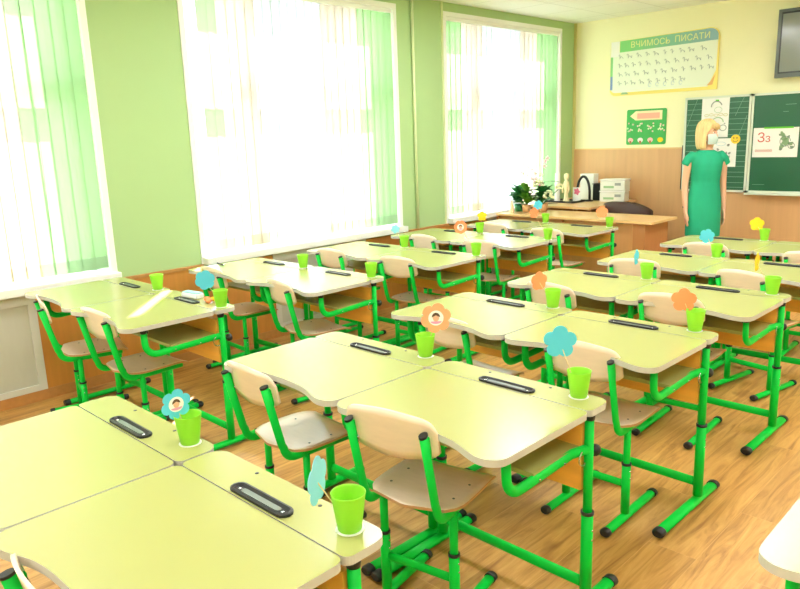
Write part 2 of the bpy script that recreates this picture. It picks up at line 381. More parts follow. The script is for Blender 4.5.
def make_desk():
    root = empty('school_desk')
    def lift(o): o['lift'] = 1; return o
    lift(MB().prism(panel_outline(), H0 - .022, H0, TOP, EDGE, EDGE).build('writing_panel', root))
    st = lift(MB().prism(strip_outline(), H0 - .022, H0, TOP, EDGE, EDGE).build('fixed_strip', root))
    for x in (-.132, .132): MB().lathe([(.0055, 0), (.0055, .0008), (.003, .001), (0.0001, .0008)], (x, .109, H0), BLACK, 10).build('screw_cap', st)
    # pen tray: capsule rim, sloped walls, sunken floor
    o = capsule(0, .029, .235, .046); i1 = capsule(0, .029, .222, .034); i2 = capsule(0, .029, .208, .020); n = len(o)
    z = H0 + .0005
    vs = [(x, y, z) for x, y in o] + [(x, y, z + .007) for x, y in o] + [(x, y, z + .008) for x, y in i1] + [(x, y, z + .0015) for x, y in i2]
    fs = [(a * n + k, a * n + (k + 1) % n, (a + 1) * n + (k + 1) % n, (a + 1) * n + k) for a in range(3) for k in range(n)] + [list(range(3 * n, 4 * n))]
    tr = lift(MB().add(vs, fs, BLACK).build('pen_tray', root))
    MB().prism(capsule(0, .029, .160, .017), z + .0016, z + .0035, TRAY).build('tray_groove', tr)
    for x in (-.09, .09): MB().lathe([(.006, .0), (.006, .002), (.0001, .003)], (x, .029, z + .0016), CHROME, 10).build('tray_screw', tr)
    lift(MB().box((-.30, -.24, .595), (.30, .03, .611), TOP).build('shelf', root))
    lift(MB().box((-.308, .022, .455), (.308, .038, .690), ORANGE).build('back_board', root))
    MB().tube([(-.325, .04, .105), (.325, .04, .105)], .018, GREEN, 12, flat=(.75, 1.15)).build('foot_beam', root)
    for sx in (-1, 1):
        x = .325 * sx
        lift(MB().tube([(x, .04, .30), (x, .04, H0 - .045)], .0155, GREEN, 14).build('upper_column', root))
        lift(MB().lathe([(.0165, -.045), (.0185, -.03), (.0185, -.023)], (x, .04, H0), BLACK, 14, close=True).build('column_plug', root))
        lo = MB().tube([(x, .04, .045), (x, .04, .375)], .0205, GREEN, 14).build('lower_column', root)
        MB().lathe([(.0165, .377), (.0225, .377), (.0225, .366), (.0206, .366)], (x, .04, 0), BLACK, 14).build('collar', lo)
        for zz in (.31, .275): MB().ball((x + .0195, .04, zz), .0045, CHROME, 8, 4).build('bolt', lo)
        ft = MB().tube([(x, -.325, .026), (x, .215, .026)], .02, GREEN, 14, flat=(1.15, .8), upv=(0, 0, 1)).build('foot', root)
        for ya, yb in ((-.345, -.31), (.20, .235)):
            MB().tube([(x, ya, .026), (x, ya + (.008 if ya < 0 else .002), .026), (x, yb - (.002 if ya < 0 else .008), .026), (x, yb, .026)], [.017, .0225, .0225, .0225] if ya < 0 else [.0225, .0225, .0225, .017], BLACK, 14, flat=(1.15, .85), upv=(0, 0, 1)).build('foot_cap', ft)
        xa = .296 * sx
        pa = [(x, .035, .605), (xa, -.02, .596), (xa, -.29, .585)] + [(xa, -.31 - .062 * math.sin(R(a)), .585 + .062 * (1 - math.cos(R(a)))) for a in range(0, 91, 15)] + [(xa, -.374, .70)]
        ar = lift(MB().tube(pa, .0145, GREEN, 12, flat=(.95, 1.2)).build('tilt_arm', root))
        MB().lathe([(.015, 0), (.017, .012), (.013, .027)], (xa, -.374, .70), BLACK, 12, close=True).build('arm_plug', ar)
        MB().ball((xa - .018 * sx, -.355, .700), (.014, .014, .012), BLACK, 10, 6).build('hinge_block', ar)
        for yy in (-.22, -.08): MB().ball((xa + .0135 * sx, yy, .588), .0042, CHROME, 8, 4).build('bolt', ar)
        kn = lift(MB().lathe([(.006, 0), (.006, .012), (.019, .014), (.021, .022), (.019, .034), (.006, .037)], (0, 0, 0), BLACK, 12, close=True).build('clamp_knob', root))
        kn.matrix_local = Matrix.Translation((x, .055, .585)) @ Matrix.Rotation(R(-90), 4, 'X')
        hk = [(x - .004 * sx, .02 - .026 * math.sin(R(a)) - .006, .578 + .026 * math.cos(R(a))) for a in range(10, 250, 20)]
        lift(MB().tube(hk, .0028, CHROME, 8).build('bag_hook', root))
    return root
desk0 = make_desk()

# ------------------------------------------------------------------ chairs
def make_chair():
    root = empty('pupil_chair')
    # seat
    ol = [(-.160, .232), (-.174, .14), (-.178, .0), (-.168, -.06), (-.13, -.105), (-.07, -.122), (0, -.126), (.07, -.122), (.13, -.105), (.168, -.06), (.178, 0), (.174, .14), (.160, .232)]
    poly = spline(ol, 3)[::-1]
    # grid surface with saddle curve
    def sz(x, y): return .428 + .008 * (abs(x) / .175) ** 2 - .014 * max(0, (y - .15) / .08) ** 2 + .006 * max(0, (-.05 - y) / .08)
    NX, NY = 12, 12; vs = []; fs = []
    ys_ = [-.126 + (.358) * j / NY for j in range(NY + 1)]
    def half(y):
        pts = sorted([(p[1], abs(p[0])) for p in poly if p[0] >= 0])
        for i in range(len(pts) - 1):
            if pts[i][0] <= y <= pts[i + 1][0]:
                t = (y - pts[i][0]) / max(1e-6, pts[i + 1][0] - pts[i][0]); return pts[i][1] + t * (pts[i + 1][1] - pts[i][1])
        return pts[0][1] if y < 0 else pts[-1][1]
    for layer in (0, 1):
        for j, y in enumerate(ys_):
            h = max(half(y), .01)
            for i in range(NX + 1):
                x = -h + 2 * h * i / NX; vs.append((x, y, sz(x, y) - (0 if layer == 0 else .010)))
    K = (NX + 1) * (NY + 1); idx = lambda l, j, i: l * K + j * (NX + 1) + i
    m = MB(); top = []; bot = []; side = []
    for j in range(NY):
        for i in range(NX):
            top.append((idx(0, j, i), idx(0, j, i + 1), idx(0, j + 1, i + 1), idx(0, j + 1, i)))
            bot.append((idx(1, j, i), idx(1, j + 1, i), idx(1, j + 1, i + 1), idx(1, j, i + 1)))
    for j in range(NY):
        side += [(idx(0, j, 0), idx(0, j + 1, 0), idx(1, j + 1, 0), idx(1, j, 0)), (idx(0, j + 1, NX), idx(0, j, NX), idx(1, j, NX), idx(1, j + 1, NX))]
    for i in range(NX):
        side += [(idx(0, 0, i + 1), idx(0, 0, i), idx(1, 0, i), idx(1, 0, i + 1)), (idx(0, NY, i), idx(0, NY, i + 1), idx(1, NY, i + 1), idx(1, NY, i))]
    m.add(vs, top + bot, PLY, True); m.add(vs, side, PLYE)
    seat = m.build('seat', root)
    for x in (-.125, .125):
        for y in (-.01, .10): MB().ball((x, y, sz(x, y) + .0005), (.005, .005, .002), TRAY, 8, 4).build('bolt', seat)
    # backrest: rounded board bent around the back
    top_e = [(-.172, .725), (-.150, .760), (-.10, .775), (0, .784), (.10, .775), (.150, .760), (.172, .725)]
    bot_e = [(-.172, .660), (-.158, .642), (-.10, .630), (0, .618), (.10, .630), (.158, .642), (.172, .660)]
    T = spline(top_e, 4); B = spline(bot_e, 4); n = len(T); M = 6; vs = []
    def yb(x, z): return -.198 + .75 * x * x - (z - .70) * .20
    for l in (0, 1):
        for i in range(n):
            for j in range(M + 1):
                x = T[i][0]; z = B[i][1] + (T[i][1] - B[i][1]) * j / M; vs.append((x, yb(x, z) + .0085 * l, z))
    K = n * (M + 1); ix = lambda l, i, j: l * K + i * (M + 1) + j
    fa = []; fe = []
    for i in range(n - 1):
        for j in range(M):
            fa.append((ix(0, i, j), ix(0, i + 1, j), ix(0, i + 1, j + 1), ix(0, i, j + 1))); fa.append((ix(1, i, j), ix(1, i, j + 1), ix(1, i + 1, j + 1), ix(1, i + 1, j)))
        fe += [(ix(0, i, M), ix(0, i + 1, M), ix(1, i + 1, M), ix(1, i, M)), (ix(0, i + 1, 0), ix(0, i, 0), ix(1, i, 0), ix(1, i + 1, 0))]
    for j in range(M):
        fe += [(ix(0, 0, j), ix(0, 0, j + 1), ix(1, 0, j + 1), ix(1, 0, j)), (ix(0, n - 1, j + 1), ix(0, n - 1, j), ix(1, n - 1, j), ix(1, n - 1, j + 1))]
    m = MB(); m.add(vs, fa, PLY, True); m.add(vs, fe, mat('plywood_pale_edge', rgb(226, 206, 180), .5)); bk = m.build('backrest', root)
    for sx in (-1, 1):
        x = .14 * sx
        pa = [(x, -.208, .722), (x, -.150, .476)] + [(x, -.135 + .05 - .05 * math.cos(R(a)) - .007 * (1 - a / 90), .459 - .05 * math.sin(R(a))) for a in range(0, 91, 15)] + [(x, -.03, .409), (x, .20, .409)]
        tb = MB().tube(pa, .0125, GREEN, 14, flat=(1.35, .95), upv=(1, 0, 0)).build('side_tube', root)
        MB().tube([(x, -.2095, .7285), (x, -.208, .720)], .0133, BLACK, 14, flat=(1.35, .95), upv=(1, 0, 0)).build('tube_plug', tb)
        br_ = MB().box((x - .007, -.205, .642), (x + .007, -.172, .715), GREEN, .004).build('bracket', tb)
        for zz in (.70, .655): MB().ball((x - .010 * sx, -.178, zz), (.006, .006, .006), CHROME, 8, 4).build('rivet', br_)
        MB().tube([(x, -.04, .20), (x, -.04, .406)], .0145, GREEN, 12).build('upper_leg', root)
        lo = MB().tube([(x, -.04, .04), (x, -.04, .258)], .0183, GREEN, 12).build('leg', root)
        MB().lathe([(.0150, .260), (.0203, .260), (.0203, .250), (.0185, .250)], (x, -.04, 0), BLACK, 12).build('collar', lo)
        for zz in (.225, .195): MB().ball((x + .0175, -.04, zz), .004, CHROME, 8, 4).build('bolt', lo)
        ft = MB().tube([(x, -.205, .022), (x, .225, .022)], .017, GREEN, 12, flat=(1.15, .85), upv=(0, 0, 1)).build('foot', root)
        for y0, y1, rr in ((-.222, -.195, (.014, .0195)), (.215, .245, (.0195, .014))):
            MB().tube([(x, y0, .022), (x, y0 + .007, .022), (x, y1 - .007, .022), (x, y1, .022)], [rr[0], .0195, .0195, rr[1]], BLACK, 12, flat=(1.15, .9), upv=(0, 0, 1)).build('foot_cap', ft)
    MB().tube([(-.14, -.04, .165), (.14, -.04, .165)], .0125, GREEN, 10, flat=(.7, 1.3)).build('cross_bar', root)
    MB().tube([(-.14, .15, .407), (.14, .15, .407)], .009, GREEN, 10).build('seat_rail', root)
    return root
chair0 = make_chair()

# rows: y of the seam, table height, x shift, rotation ; M starts at x=0, L at x=-2.138
ROW = {'M1': (.8576, .752, .0223, .0034), 'M2': (1.9211, .7475, -.0073, -.0061), 'M3': (2.8811, .7615, -.0106, -.0121), 'M4': (3.8731, .7474, -.0160, -.0112),
       'M5': (4.8966, .7298, .0070, -.0013), 'M6': (5.8822, .7240, .0073, -.0026), 'L1': (1.8766, .7718, -.0059, -.0050), 'L2': (2.9713, .7493, .0019, .0118),
       'L3': (4.0332, .7412, .0066, .0081), 'L4': (5.0038, .7466, .0026, .0075), 'L5': (6.0919, .7198, -.0052, -.0160), 'R2': (1.91, .75, 0, 0)}
XCOL = {'M': 0., 'L': -2.1381, 'R': 2.045}
# what stands on each desk, in words that single it out
D = {'M1L': 'blue flower with a round portrait, bottom left of the photo', 'M1R': 'pale blue flower seen edge-on, bottom of the photo',
     'M2L': 'peach flower with a round portrait in the middle row', 'M2R': 'large plain blue flower in mid photo',
     'M3L': 'orange flower directly behind the large blue one', 'M3R': 'wide orange flower near the right edge',
     'M4L': 'thin sliver of a blue flower, fourth row of the middle column', 'M4R': 'thin yellow flower at the right edge',
     'M5L': 'six-sided blue flower in front of the woman', 'M5R': '', 'M6L': 'five-sided yellow flower near the chalkboard', 'M6R': '',
     'L1L': '', 'L1R': 'round blue flower beside the pencil pouch', 'L2L': '', 'L2R': '', 'L3L': 'tiny blue flower against the middle window',
     'L3R': 'round orange portrait flower', 'L4L': 'yellow flower under the far window', 'L4R': 'small orange flower below the potted plants',
     'L5L': 'blue flower among the potted plants', 'L5R': 'orange flower before the teacher desk', 'R2L': ''}
DESKLAB = {'M1L': 'yellow desk cut off by the bottom left corner, cup with blue portrait flower on it', 'M1R': 'yellow desk at the bottom of the photo, cup with edge-on pale blue flower',
     'M2L': 'left yellow desk of the second row pair, with peach portrait flower cup', 'M2R': 'right yellow desk of the second row pair, with large plain blue flower cup',
     'M3L': 'pale glaring desk behind the peach flower, left of the third row pair', 'M3R': 'yellow desk with full legs in view, cup beside the wide orange flower',
     'M4L': 'fourth row middle-column desk under the thin blue sliver flower cup', 'M4R': 'fourth row desk at the right edge under the thin yellow flower',
     'M5L': 'fifth row middle-column desk with the six-sided blue flower cup', 'M5R': 'fifth row desk cut by the right edge behind the thin yellow flower',
     'M6L': 'yellow desk right before the woman with the five-sided yellow flower', 'M6R': 'farthest desk cut by the right edge, next to the chalkboard wall',
     'L1L': 'nearest window-side desk touching the left window sill, sun streaks on top', 'L1R': 'window-side desk with the pencil pouch and round blue flower cup',
     'L2L': 'white-glaring desk under the middle window with a loose pen and bare cup', 'L2R': 'white-glaring aisle desk with a bare skewer in its cup',
     'L3L': 'window-side desk with the tiny blue flower, third from the front left', 'L3R': 'third row window-column desk on the aisle, beside the round orange portrait flower',
     'L4L': 'fourth row desk against the green pier, with yellow flower cup', 'L4R': 'fourth row glaring desk with cup below the potted plants',
     'L5L': 'farthest window-side desk in front of the potted plants', 'L5R': 'farthest window-column desk directly before the teacher desk', 'R2L': 'desk corner cut off at the bottom right of the photo'}
CHAIRLAB = {'M1R': 'chair barely showing at the bottom left corner, under the nearest desk', 'M2L': 'birch chair with full seat in view, left of the second row pair', 'M2R': 'largest birch chair in the photo, turned slightly, right of second row',
     'M3L': 'chair whose back is half covered by the peach portrait flower', 'M3R': 'chair behind the large plain blue flower', 'M4L': 'chair behind the plain orange flower cup, fourth row',
     'M4R': 'chair behind the wide orange flower, its back at the desk edge', 'M5L': 'chair with the thin blue sliver flower in front of its back', 'M5R': 'turned chair with the thin yellow flower in front of its back',
     'M6L': 'farthest middle-column chair, just below the woman', 'M6R': 'farthest chair at the right edge of the photo', 'L1L': 'nearest window-side chair seen almost from the side, by the radiator screen',
     'L1R': 'window-column chair second from the left edge, sun spot on its seat', 'L2L': 'chair half covered by the round blue flower', 'L2R': 'birch chair in front of the radiator screen, facing the glaring desk',
     'L3L': 'chair right of the bare cup under the middle window', 'L3R': 'chair behind the cup with the bare skewer', 'L4L': 'chair behind the cup with the tiny blue flower',
     'L4R': 'chair behind the cup of the round orange portrait flower', 'L5L': 'chair back beside the small yellow flower near the far window', 'L5R': 'farthest window-column chair on the aisle, before the teacher desk'}
HEAD = {}
first = True
for key in DESKLAB:
    c, i, s = key[0], key[1], key[2]; y, H, dx, rot = ROW[c + i]; HEAD[key] = H
    u = (-.351 if key == 'M1L' else -.35) if s == 'L' else .3545; bx = XCOL[c] + dx + .7
    d = desk0 if first else copy_tree(desk0)
    if first: protoparts = [ch for ch in d.children]
    first = False
    d.location = (bx + u * math.cos(rot), y + u * math.sin(rot), 0); d.rotation_euler = (0, 0, rot)
    tag(d, DESKLAB[key], 'desk', 'single pupil desks standing in pairs')
    for ch in d.children:
        if ch.get('lift'): ch.location.z = ch.matrix_basis.translation.z + (H - H0) if d is not desk0 else ch.location.z
    d['dz'] = H - H0
# the first desk is the source: lift it last so that copies start from the plain height
for ch in desk0.children:
    if ch.get('lift'): ch.location.z += desk0['dz']
for o in bpy.data.objects:
    if 'lift' in o: del o['lift']
    if 'dz' in o: del o['dz']

CH = {'M2L': (.189, 1.438, -2.1, .025), 'M2R': (.977, 1.422, 10.5, .012), 'M3L': (.296, 2.48, -1.5, .03), 'M3R': (1.062, 2.435, .9, .055), 'M4L': (.273, 3.418, -4.2, .03),
      'M4R': (.975, 3.455, 2, .08), 'M5L': (.306, 4.381, 14.2, .0), 'M5R': (.999, 4.346, -12, .0), 'M6L': (.408, 5.295, .3, .0), 'M6R': (1.127, 5.242, 1, 0), 'M1R': (1.02, .362, -2, .0),
      'L1L': (-1.91, 1.41, -15, .02), 'L1R': (-1.212, 1.455, 3.1, .07), 'L2L': (-1.925, 2.555, -3, .03), 'L2R': (-1.126, 2.544, -8.2, .03), 'L3L': (-1.843, 3.562, .5, 0), 'L3R': (-1.118, 3.587, 4.9, .02),
      'L4L': (-1.748, 4.545, -3.7, .0), 'L4R': (-1.105, 4.535, 10, 0), 'L5L': (-1.715, 5.5, 1, 0), 'L5R': (-1.06, 5.43, 0, 0)}
first = True
for key, (x, y, a, back) in CH.items():
    c = chair0 if first else copy_tree(chair0); first = False
    a = R(a); x0, y0 = x + .2065 * -math.sin(a), y + .2065 * math.cos(a) - back * .45    # tube tops -> chair centre
    c.location = (x0, y0, 0); c.rotation_euler = (0, 0, a)
    if key in ('M2R', 'M3R', 'M4R', 'L1R'): c.scale = (1, 1, 1.03)
    tag(c, CHAIRLAB[key], 'chair', 'green-framed pupil chairs pushed up to the desks')

# ------------------------------------------------------------------ cups and paper flowers
def make_cup():
    m = MB(); m.lathe([(.0001, 0), (.026, 0), (.0275, .002), (.0345, .05), (.0395, .086), (.0405, .090), (.039, .0905), (.0375, .087), (.0325, .05), (.0255, .005), (.0001, .004)], (0, 0, 0), CUP, 28)
    return m.build('cup')
cup0 = make_cup()
disc0 = MB().prism([(.033 * math.cos(R(a)), .033 * math.sin(R(a))) for a in range(0, 360, 15)], 0, .001, WPAP).build('paper_disc')
CUPS = {'M1L': (.625, .951), 'M1R': (1.342, .946), 'M2L': (.590, 2.028), 'M2R': (1.299, 2.012), 'M3L': (.576, 2.99), 'M3R': (1.290, 2.982), 'M4L': (.598, 3.972), 'M4R': (1.297, 3.954), 'M5L': (.613, 5.000),
        'M6L': (.608, 5.985), 'L1L': (-1.526, 1.957), 'L1R': (-.800, 1.945), 'L2L': (-1.469, 3.018), 'L2R': (-.811, 3.053), 'L3L': (-1.55, 4.125), 'L3R': (-.797, 4.112), 'L4L': (-1.528, 5.09), 'L4R': (-.774, 5.038),
        'L5L': (-1.539, 6.18), 'L5R': (-.830, 6.18)}
CUPLAB = {k: 'lime cup holding the ' + D[k] for k in CUPS}
CUPLAB['L1L'] = 'lime cup without flower by the left window, between two sun streaks'
CUPLAB['L2L'] = 'lime cup without any flower on the white-glaring desk under the middle window'
CUPLAB['L2R'] = 'lime cup holding only a bare skewer, on the glaring aisle desk'
first = True
for key, (x, y) in CUPS.items():
    z = HEAD[key] + .0003
    d = disc0 if first else disc0.copy(); c = cup0 if first else cup0.copy()
    if not first: COL.objects.link(d); COL.objects.link(c)
    first = False
    d.location = (x, y, z); c.location = (x, y, z + .0012)
    tag(c, CUPLAB[key], 'cup', 'lime cups on the desks')
    nm = D[key].replace(', bottom left of the photo', '').replace(', fourth row of the middle column', ' in row four') or {'L1L': 'no flower, left window', 'L2L': 'no flower, middle window', 'L2R': 'bare skewer'}[key]
    tag(d, 'white paper disc under cup with ' + nm, 'coaster', 'white paper discs under the cups')

def petals(n, r, d, lobes=True, seg=72):
    out = []
    for k in range(seg):
        t = 2 * math.pi * k / seg
        q = r * (1 - 2.1 * d + 2.1 * d * abs(math.cos(n * t / 2)) ** .6) if lobes else r * (1 - d * abs(math.sin(n * t / 2)))
        out.append((q * math.cos(t + .3), q * math.sin(t + .3)))
    return out
# key: centre, radius, petals, depth, material, yaw off the camera direction, portrait, lobes
FL = {'M1L': ((.613, .925, .879), .046, 6, .12, CBLUE, 22, 1, 1), 'M1R': ((1.301, .893, .880), .056, 5, .12, CPALE, 67, 0, 1), 'M2L': ((.624, 2.058, .906), .062, 6, .10, CPEACH, 5, 1, 1), 'M2R': ((1.239, 1.988, .933), .056, 5, .14, CBLUE, 8, 0, 1),
      'M3L': ((.514, 2.959, .893), .048, 5, .10, CORG, 35, 0, 1), 'M3R': ((1.234, 2.986, .888), .053, 5, .13, CORG, 0, 0, 1), 'M4L': ((.520, 3.99, .866), .048, 5, .12, CBLUE, 74, 0, 1), 'M4R': ((1.220, 3.929, .914), .052, 5, .12, CYEL, 78, 0, 1),
      'M5L': ((.545, 4.989, .875), .050, 6, .10, CBLUE, 5, 0, 1), 'M6L': ((.549, 5.977, .851), .054, 5, .12, CYEL, 5, 0, 1), 'L1R': ((-.827, 1.878, .924), .052, 6, .08, CBLUE, 0, 0, 1), 'L3L': ((-1.614, 4.09, .888), .036, 6, .1, CPALE, 0, 0, 1),
      'L3R': ((-.885, 4.04, .955), .050, 7, .08, CORG, 0, 1, 1), 'L4L': ((-1.518, 5.11, .897), .046, 5, .15, CYEL, 20, 0, 1), 'L4R': ((-.870, 4.975, .970), .045, 5, .12, CORG, 35, 0, 1), 'L5L': ((-1.61, 6.15, .898), .048, 6, .12, CBLUE, 10, 0, 1),
      'L5R': ((-.897, 6.154, .861), .056, 5, .08, CORG, 0, 0, 1)}
CN = {CBLUE: 'blue', CPALE: 'pale blue', CORG: 'orange', CPEACH: 'peach', CYEL: 'yellow'}
for key, (P, r, n, dp, m, yaw, por, lob) in FL.items():
    P = Vector(P); cx, cy = CUPS[key]; zt = HEAD[key]
    view = Vector((2.466 - P.x, -P.y)); ang = math.atan2(view.y, view.x) + R(yaw)
    nx = Vector((math.cos(ang), math.sin(ang), 0)); sx = Vector((-math.sin(ang), math.cos(ang), 0)); upz = Vector((0, 0, 1))
    base = Vector((cx, cy, zt + .0065)); root = empty('paper_flower', base)
    tag(root, D[key], 'paper flower', 'paper flowers on skewers in the cups')
    c0 = P - base
    fn = lambda p, c0=c0, sx=sx, upz=upz, nx=nx: tuple(c0 + sx * p[0] + upz * p[1] + nx * p[2])
    MB().prism(petals(n, r, dp, lob), 0, .0016, m, fn=fn).build('petals', root)
    MB().tube([(0, 0, .0), tuple(c0 - nx * .003)], .0016, WOODST, 6).build('skewer', root)
    if por:
        rr = r * .5; pr = MB().prism([(rr * math.cos(R(a)), rr * math.sin(R(a))) for a in range(0, 360, 20)], .0018, .0024, WPAP, fn=fn).build('portrait', root)
        MB().prism([(rr * .42 * math.cos(R(a)), rr * (.52 * math.sin(R(a)) + .05)) for a in range(0, 360, 24)], .0026, .0028, SKIN, fn=fn).build('portrait_face', pr)
        MB().prism([(rr * .55 * math.cos(R(a)), rr * (.62 * math.sin(R(a)) + .10)) for a in range(0, 181, 15)] + [(-rr * .35, rr * .2), (0, rr * .38), (rr * .35, rr * .2)], .0030, .0032, BROWNH, fn=fn).build('portrait_hair', pr)
        MB().prism([(rr * .75 * math.cos(R(a)), rr * (-.45 - .35 * abs(math.sin(R(a))) * (1 if 1 else 0)) + rr * .02) for a in range(180, 361, 30)], .0026, .0028, mat('portrait_pink', rgb(224, 150, 190), .8), fn=fn).build('portrait_clothes', pr)
o = MB().tube([(0, 0, 0), (-.022, -.02, .125)], .0018, WOODST, 6).build('bare_skewer'); o.location = (-.811, 3.053, HEAD['L2R'] + .0065)
tag(o, 'bare wooden skewer leaning in the cup on the glaring aisle desk', 'skewer')

# things on the window-side desks
zt = HEAD['L1R'] + .0005
p = empty('pencil_pouch', (-1.13, 1.965, zt), R(8)); tag(p, 'small white and pale blue pencil pouch beside the round blue flower', 'pencil pouch')
MB().box((-.08, -.02, 0), (.06, .035, .028), mat('pouch_white', rgb(232, 234, 240), .5), .008).build('pouch_body', p)
MB().box((-.075, -.015, .028), (.055, .030, .033), mat('pouch_blue', rgb(150, 212, 214), .5), .002).build('pouch_flap', p)
for k, (x, y, c, nm) in enumerate(((-.975, 1.962, CORG, 'orange'), (-.94, 1.985, CYEL, 'yellow'), (-.925, 1.945, CORG, 'amber'))):
    b = MB(); b.ball((0, 0, .014), (.020, .016, .014), c, 10, 6); b.ball((.014, .006, .020), (.010, .010, .009), c, 8, 5)
    o = b.build('toy_figure'); o.location = (x, y, zt); tag(o, 'tiny %s toy lying between the pouch and the cup' % nm, 'toy')
pp = empty('pen', (-2.08, 2.735, HEAD['L2L'] + .006), R(-10)); tag(pp, 'dark pen lying on the glaring desk at the foot of the middle window', 'pen')
MB().tube([(-.07, 0, 0), (.05, 0, 0)], .005, BLACK, 8).build('pen_barrel', pp); MB().tube([(.05, 0, 0), (.07, 0, 0)], [.005, .002], CHROME, 8).build('pen_tip', pp)

# ------------------------------------------------------------------ teacher's desk corner
t = empty('teacher_desk', (0, 0, 0)); tag(t, 'long beech teacher desk running from the far window to the woman', 'desk')
MB().box((-2.32, 6.37, .735), (-.50, 6.93, .76), TDESK, .002).build('desk_top', t)
fp = MB().box((-1.48, 6.44, .04), (-.66, 6.458, .735), TDESKF).build('front_panel', t)
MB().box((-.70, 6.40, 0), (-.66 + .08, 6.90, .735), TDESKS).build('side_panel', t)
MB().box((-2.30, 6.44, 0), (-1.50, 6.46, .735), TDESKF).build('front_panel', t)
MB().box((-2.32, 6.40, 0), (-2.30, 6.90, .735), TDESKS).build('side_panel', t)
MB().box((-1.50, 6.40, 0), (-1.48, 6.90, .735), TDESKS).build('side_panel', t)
MB().box((-.90, 6.434, .722), (-.82, 6.44, .733), BLACK).build('drawer_grip', t)
s = empty('side_table', (0, 0, 0)); tag(s, 'beech side table behind the teacher desk, carrying the storage boxes', 'table')
MB().box((-2.33, 6.97, .775), (-1.49, 8.06, .80), TDESK, .002).build('table_top', s)
for x, y in ((-2.30, 7.0), (-1.55, 7.0), (-2.30, 8.0), (-1.55, 8.0)): MB().box((x, y, 0), (x + .04, y + .04, .775), TDESKS).build('leg', s)
MB().box((-2.26, 8.02, .35), (-1.55, 8.035, .775), TDESKS).build('back_panel', s)

c = empty('office_chair', (-1.3, 7.38, 0)); tag(c, 'dark brown rounded chair back showing over the teacher desk', 'chair')
pts = [(.30 * math.cos(R(a)), .17 - .23 * math.cos(R(a - 90)) if 0 else .10 * math.sin(R(a))) for a in range(0, 1)]
b = MB(); vs = []; fs = []
NA = 16
for i in range(NA + 1):
    u = -1 + 2 * i / NA; x = .31 * u; y = -.10 * (1 - u * u) ; z1 = .845 - .085 * abs(u) ** 3; z0 = .56
    for l, (dy) in enumerate((0, .05)):
        vs += [(x, y + dy + .0, z0), (x, y + dy - .01, z1 - .02), (x, y + .025, z1)] if l == 0 else [(x, y + dy, z0), (x, y + dy + .01, z1 - .02), (x, y + .025, z1)]
for i in range(NA):
    a = i * 6; e = a + 6
    fs += [(a, e, e + 1, a + 1), (a + 1, e + 1, e + 2, a + 2), (a + 3, a + 4, e + 4, e + 3), (a + 4, a + 5, e + 5, e + 4), (a, a + 3, e + 3, e)]
fs += [(0, 1, 2, 4, 3), tuple(NA * 6 + k for k in (0, 3, 4, 5, 1))]
MB().add(vs, fs, DARKL, True).build('backrest', c)
MB().box((-.25, -.10 + .14, .44), (.25, .48, .52), DARKL, .03).build('seat', c)
MB().tube([(0, .06, .47), (0, -.02, .50), (0, -.03, .62)], .02, BLACK).build('back_support', c)
MB().tube([(0, .25, .10), (0, .25, .45)], .03, BLACK).build('stem', c)
for k in range(5):
    a = R(72 * k); l = MB().tube([(0, .25, .10), (.27 * math.cos(a), .25 + .27 * math.sin(a), .065)], [.025, .016], BLACK).build('leg', c)
    MB().ball((.27 * math.cos(a), .25 + .27 * math.sin(a), .03), .03, BLACK, 10, 6).build('caster', l)

ZB = .8005
def at(name, mb, loc, label, cat, **k):
    o = mb.build(name); o.location = loc; return tag(o, label, cat, **k)
r = empty('storage_box', (-1.62, 7.55, ZB), R(0)); r2 = None
def storage(loc, lab, rz):
    r = empty('storage_box', loc, rz); tag(r, lab, 'box', 'pale storage boxes on the side table')
    m = MB(); a = .145; 
    m.box((-a, -.10, 0), (a, .10, .115), DISC, .012); m.build('box_body', r)
    MB().box((-a - .006, -.106, .115), (a + .006, .106, .130), WPAP, .006).build('lid', r)
    g = MB(); g.box((-.10, -.104, .03), (.02, -.100, .055), PALEG); g.box((.03, -.104, .06), (.10, -.100, .09), GREYP); g.build('printed_label', r)
bpy.data.objects.remove(r)
storage((-1.60, 7.72, ZB), 'lower pale storage box of the stack on the side table', R(12))
storage((-1.595, 7.72, ZB + .1305), 'upper pale storage box of the stack, lid in view', R(9))
b = MB(); b.box((-.06, -.09, 0), (.06, .09, .19), BLACK, .01); b.box((-.065, -.095, .19), (.065, .095, .20), BLACK, .004)
at('document_bin', b, (-1.83, 7.82, ZB), 'black bin standing between the white box and the storage boxes', 'bin')
b = MB(); b.box((-.09, -.02, 0), (.09, .10, .31), WPAP, .004)
at('white_carton', b, (-2.00, 7.80, ZB), 'tall white carton behind the black arched lamp', 'carton')
t = at('serving_tray', MB().box((-.19, -.14, 0), (.19, .14, .008), BLACK, .003).box((-.19, -.14, .008), (-.18, .14, .02), BLACK).box((.18, -.14, .008), (.19, .14, .02), BLACK).box((-.18, -.14, .008), (.18, -.13, .02), BLACK).box((-.18, .13, .008), (.18, .14, .02), BLACK), (-2.09, 7.45, ZB), 'black tray under the cream figurine and white vase', 'tray')
b = MB(); b.lathe([(.03, 0), (.034, .01), (.030, .20), (.028, .33), (.020, .335), (.0001, .33)], (0, 0, 0), WPAP, 16, close=False)
at('white_vase', b, (-2.17, 7.40, ZB + .009), 'slim white vase at the left end of the black tray', 'vase')
b = MB(); b.lathe([(.036, 0), (.038, .015), (.026, .05), (.022, .13), (.034, .19), (.030, .23), (.016, .245), (.026, .265), (.032, .29), (.026, .32), (.0001, .333)], (0, 0, 0), CREAM, 14)
b.tube([(-.030, 0, .21), (-.045, -.01, .15), (-.035, -.02, .10)], .009, CREAM, 8); b.tube([(.030, 0, .21), (.045, -.01, .15), (.035, -.02, .10)], .009, CREAM, 8)
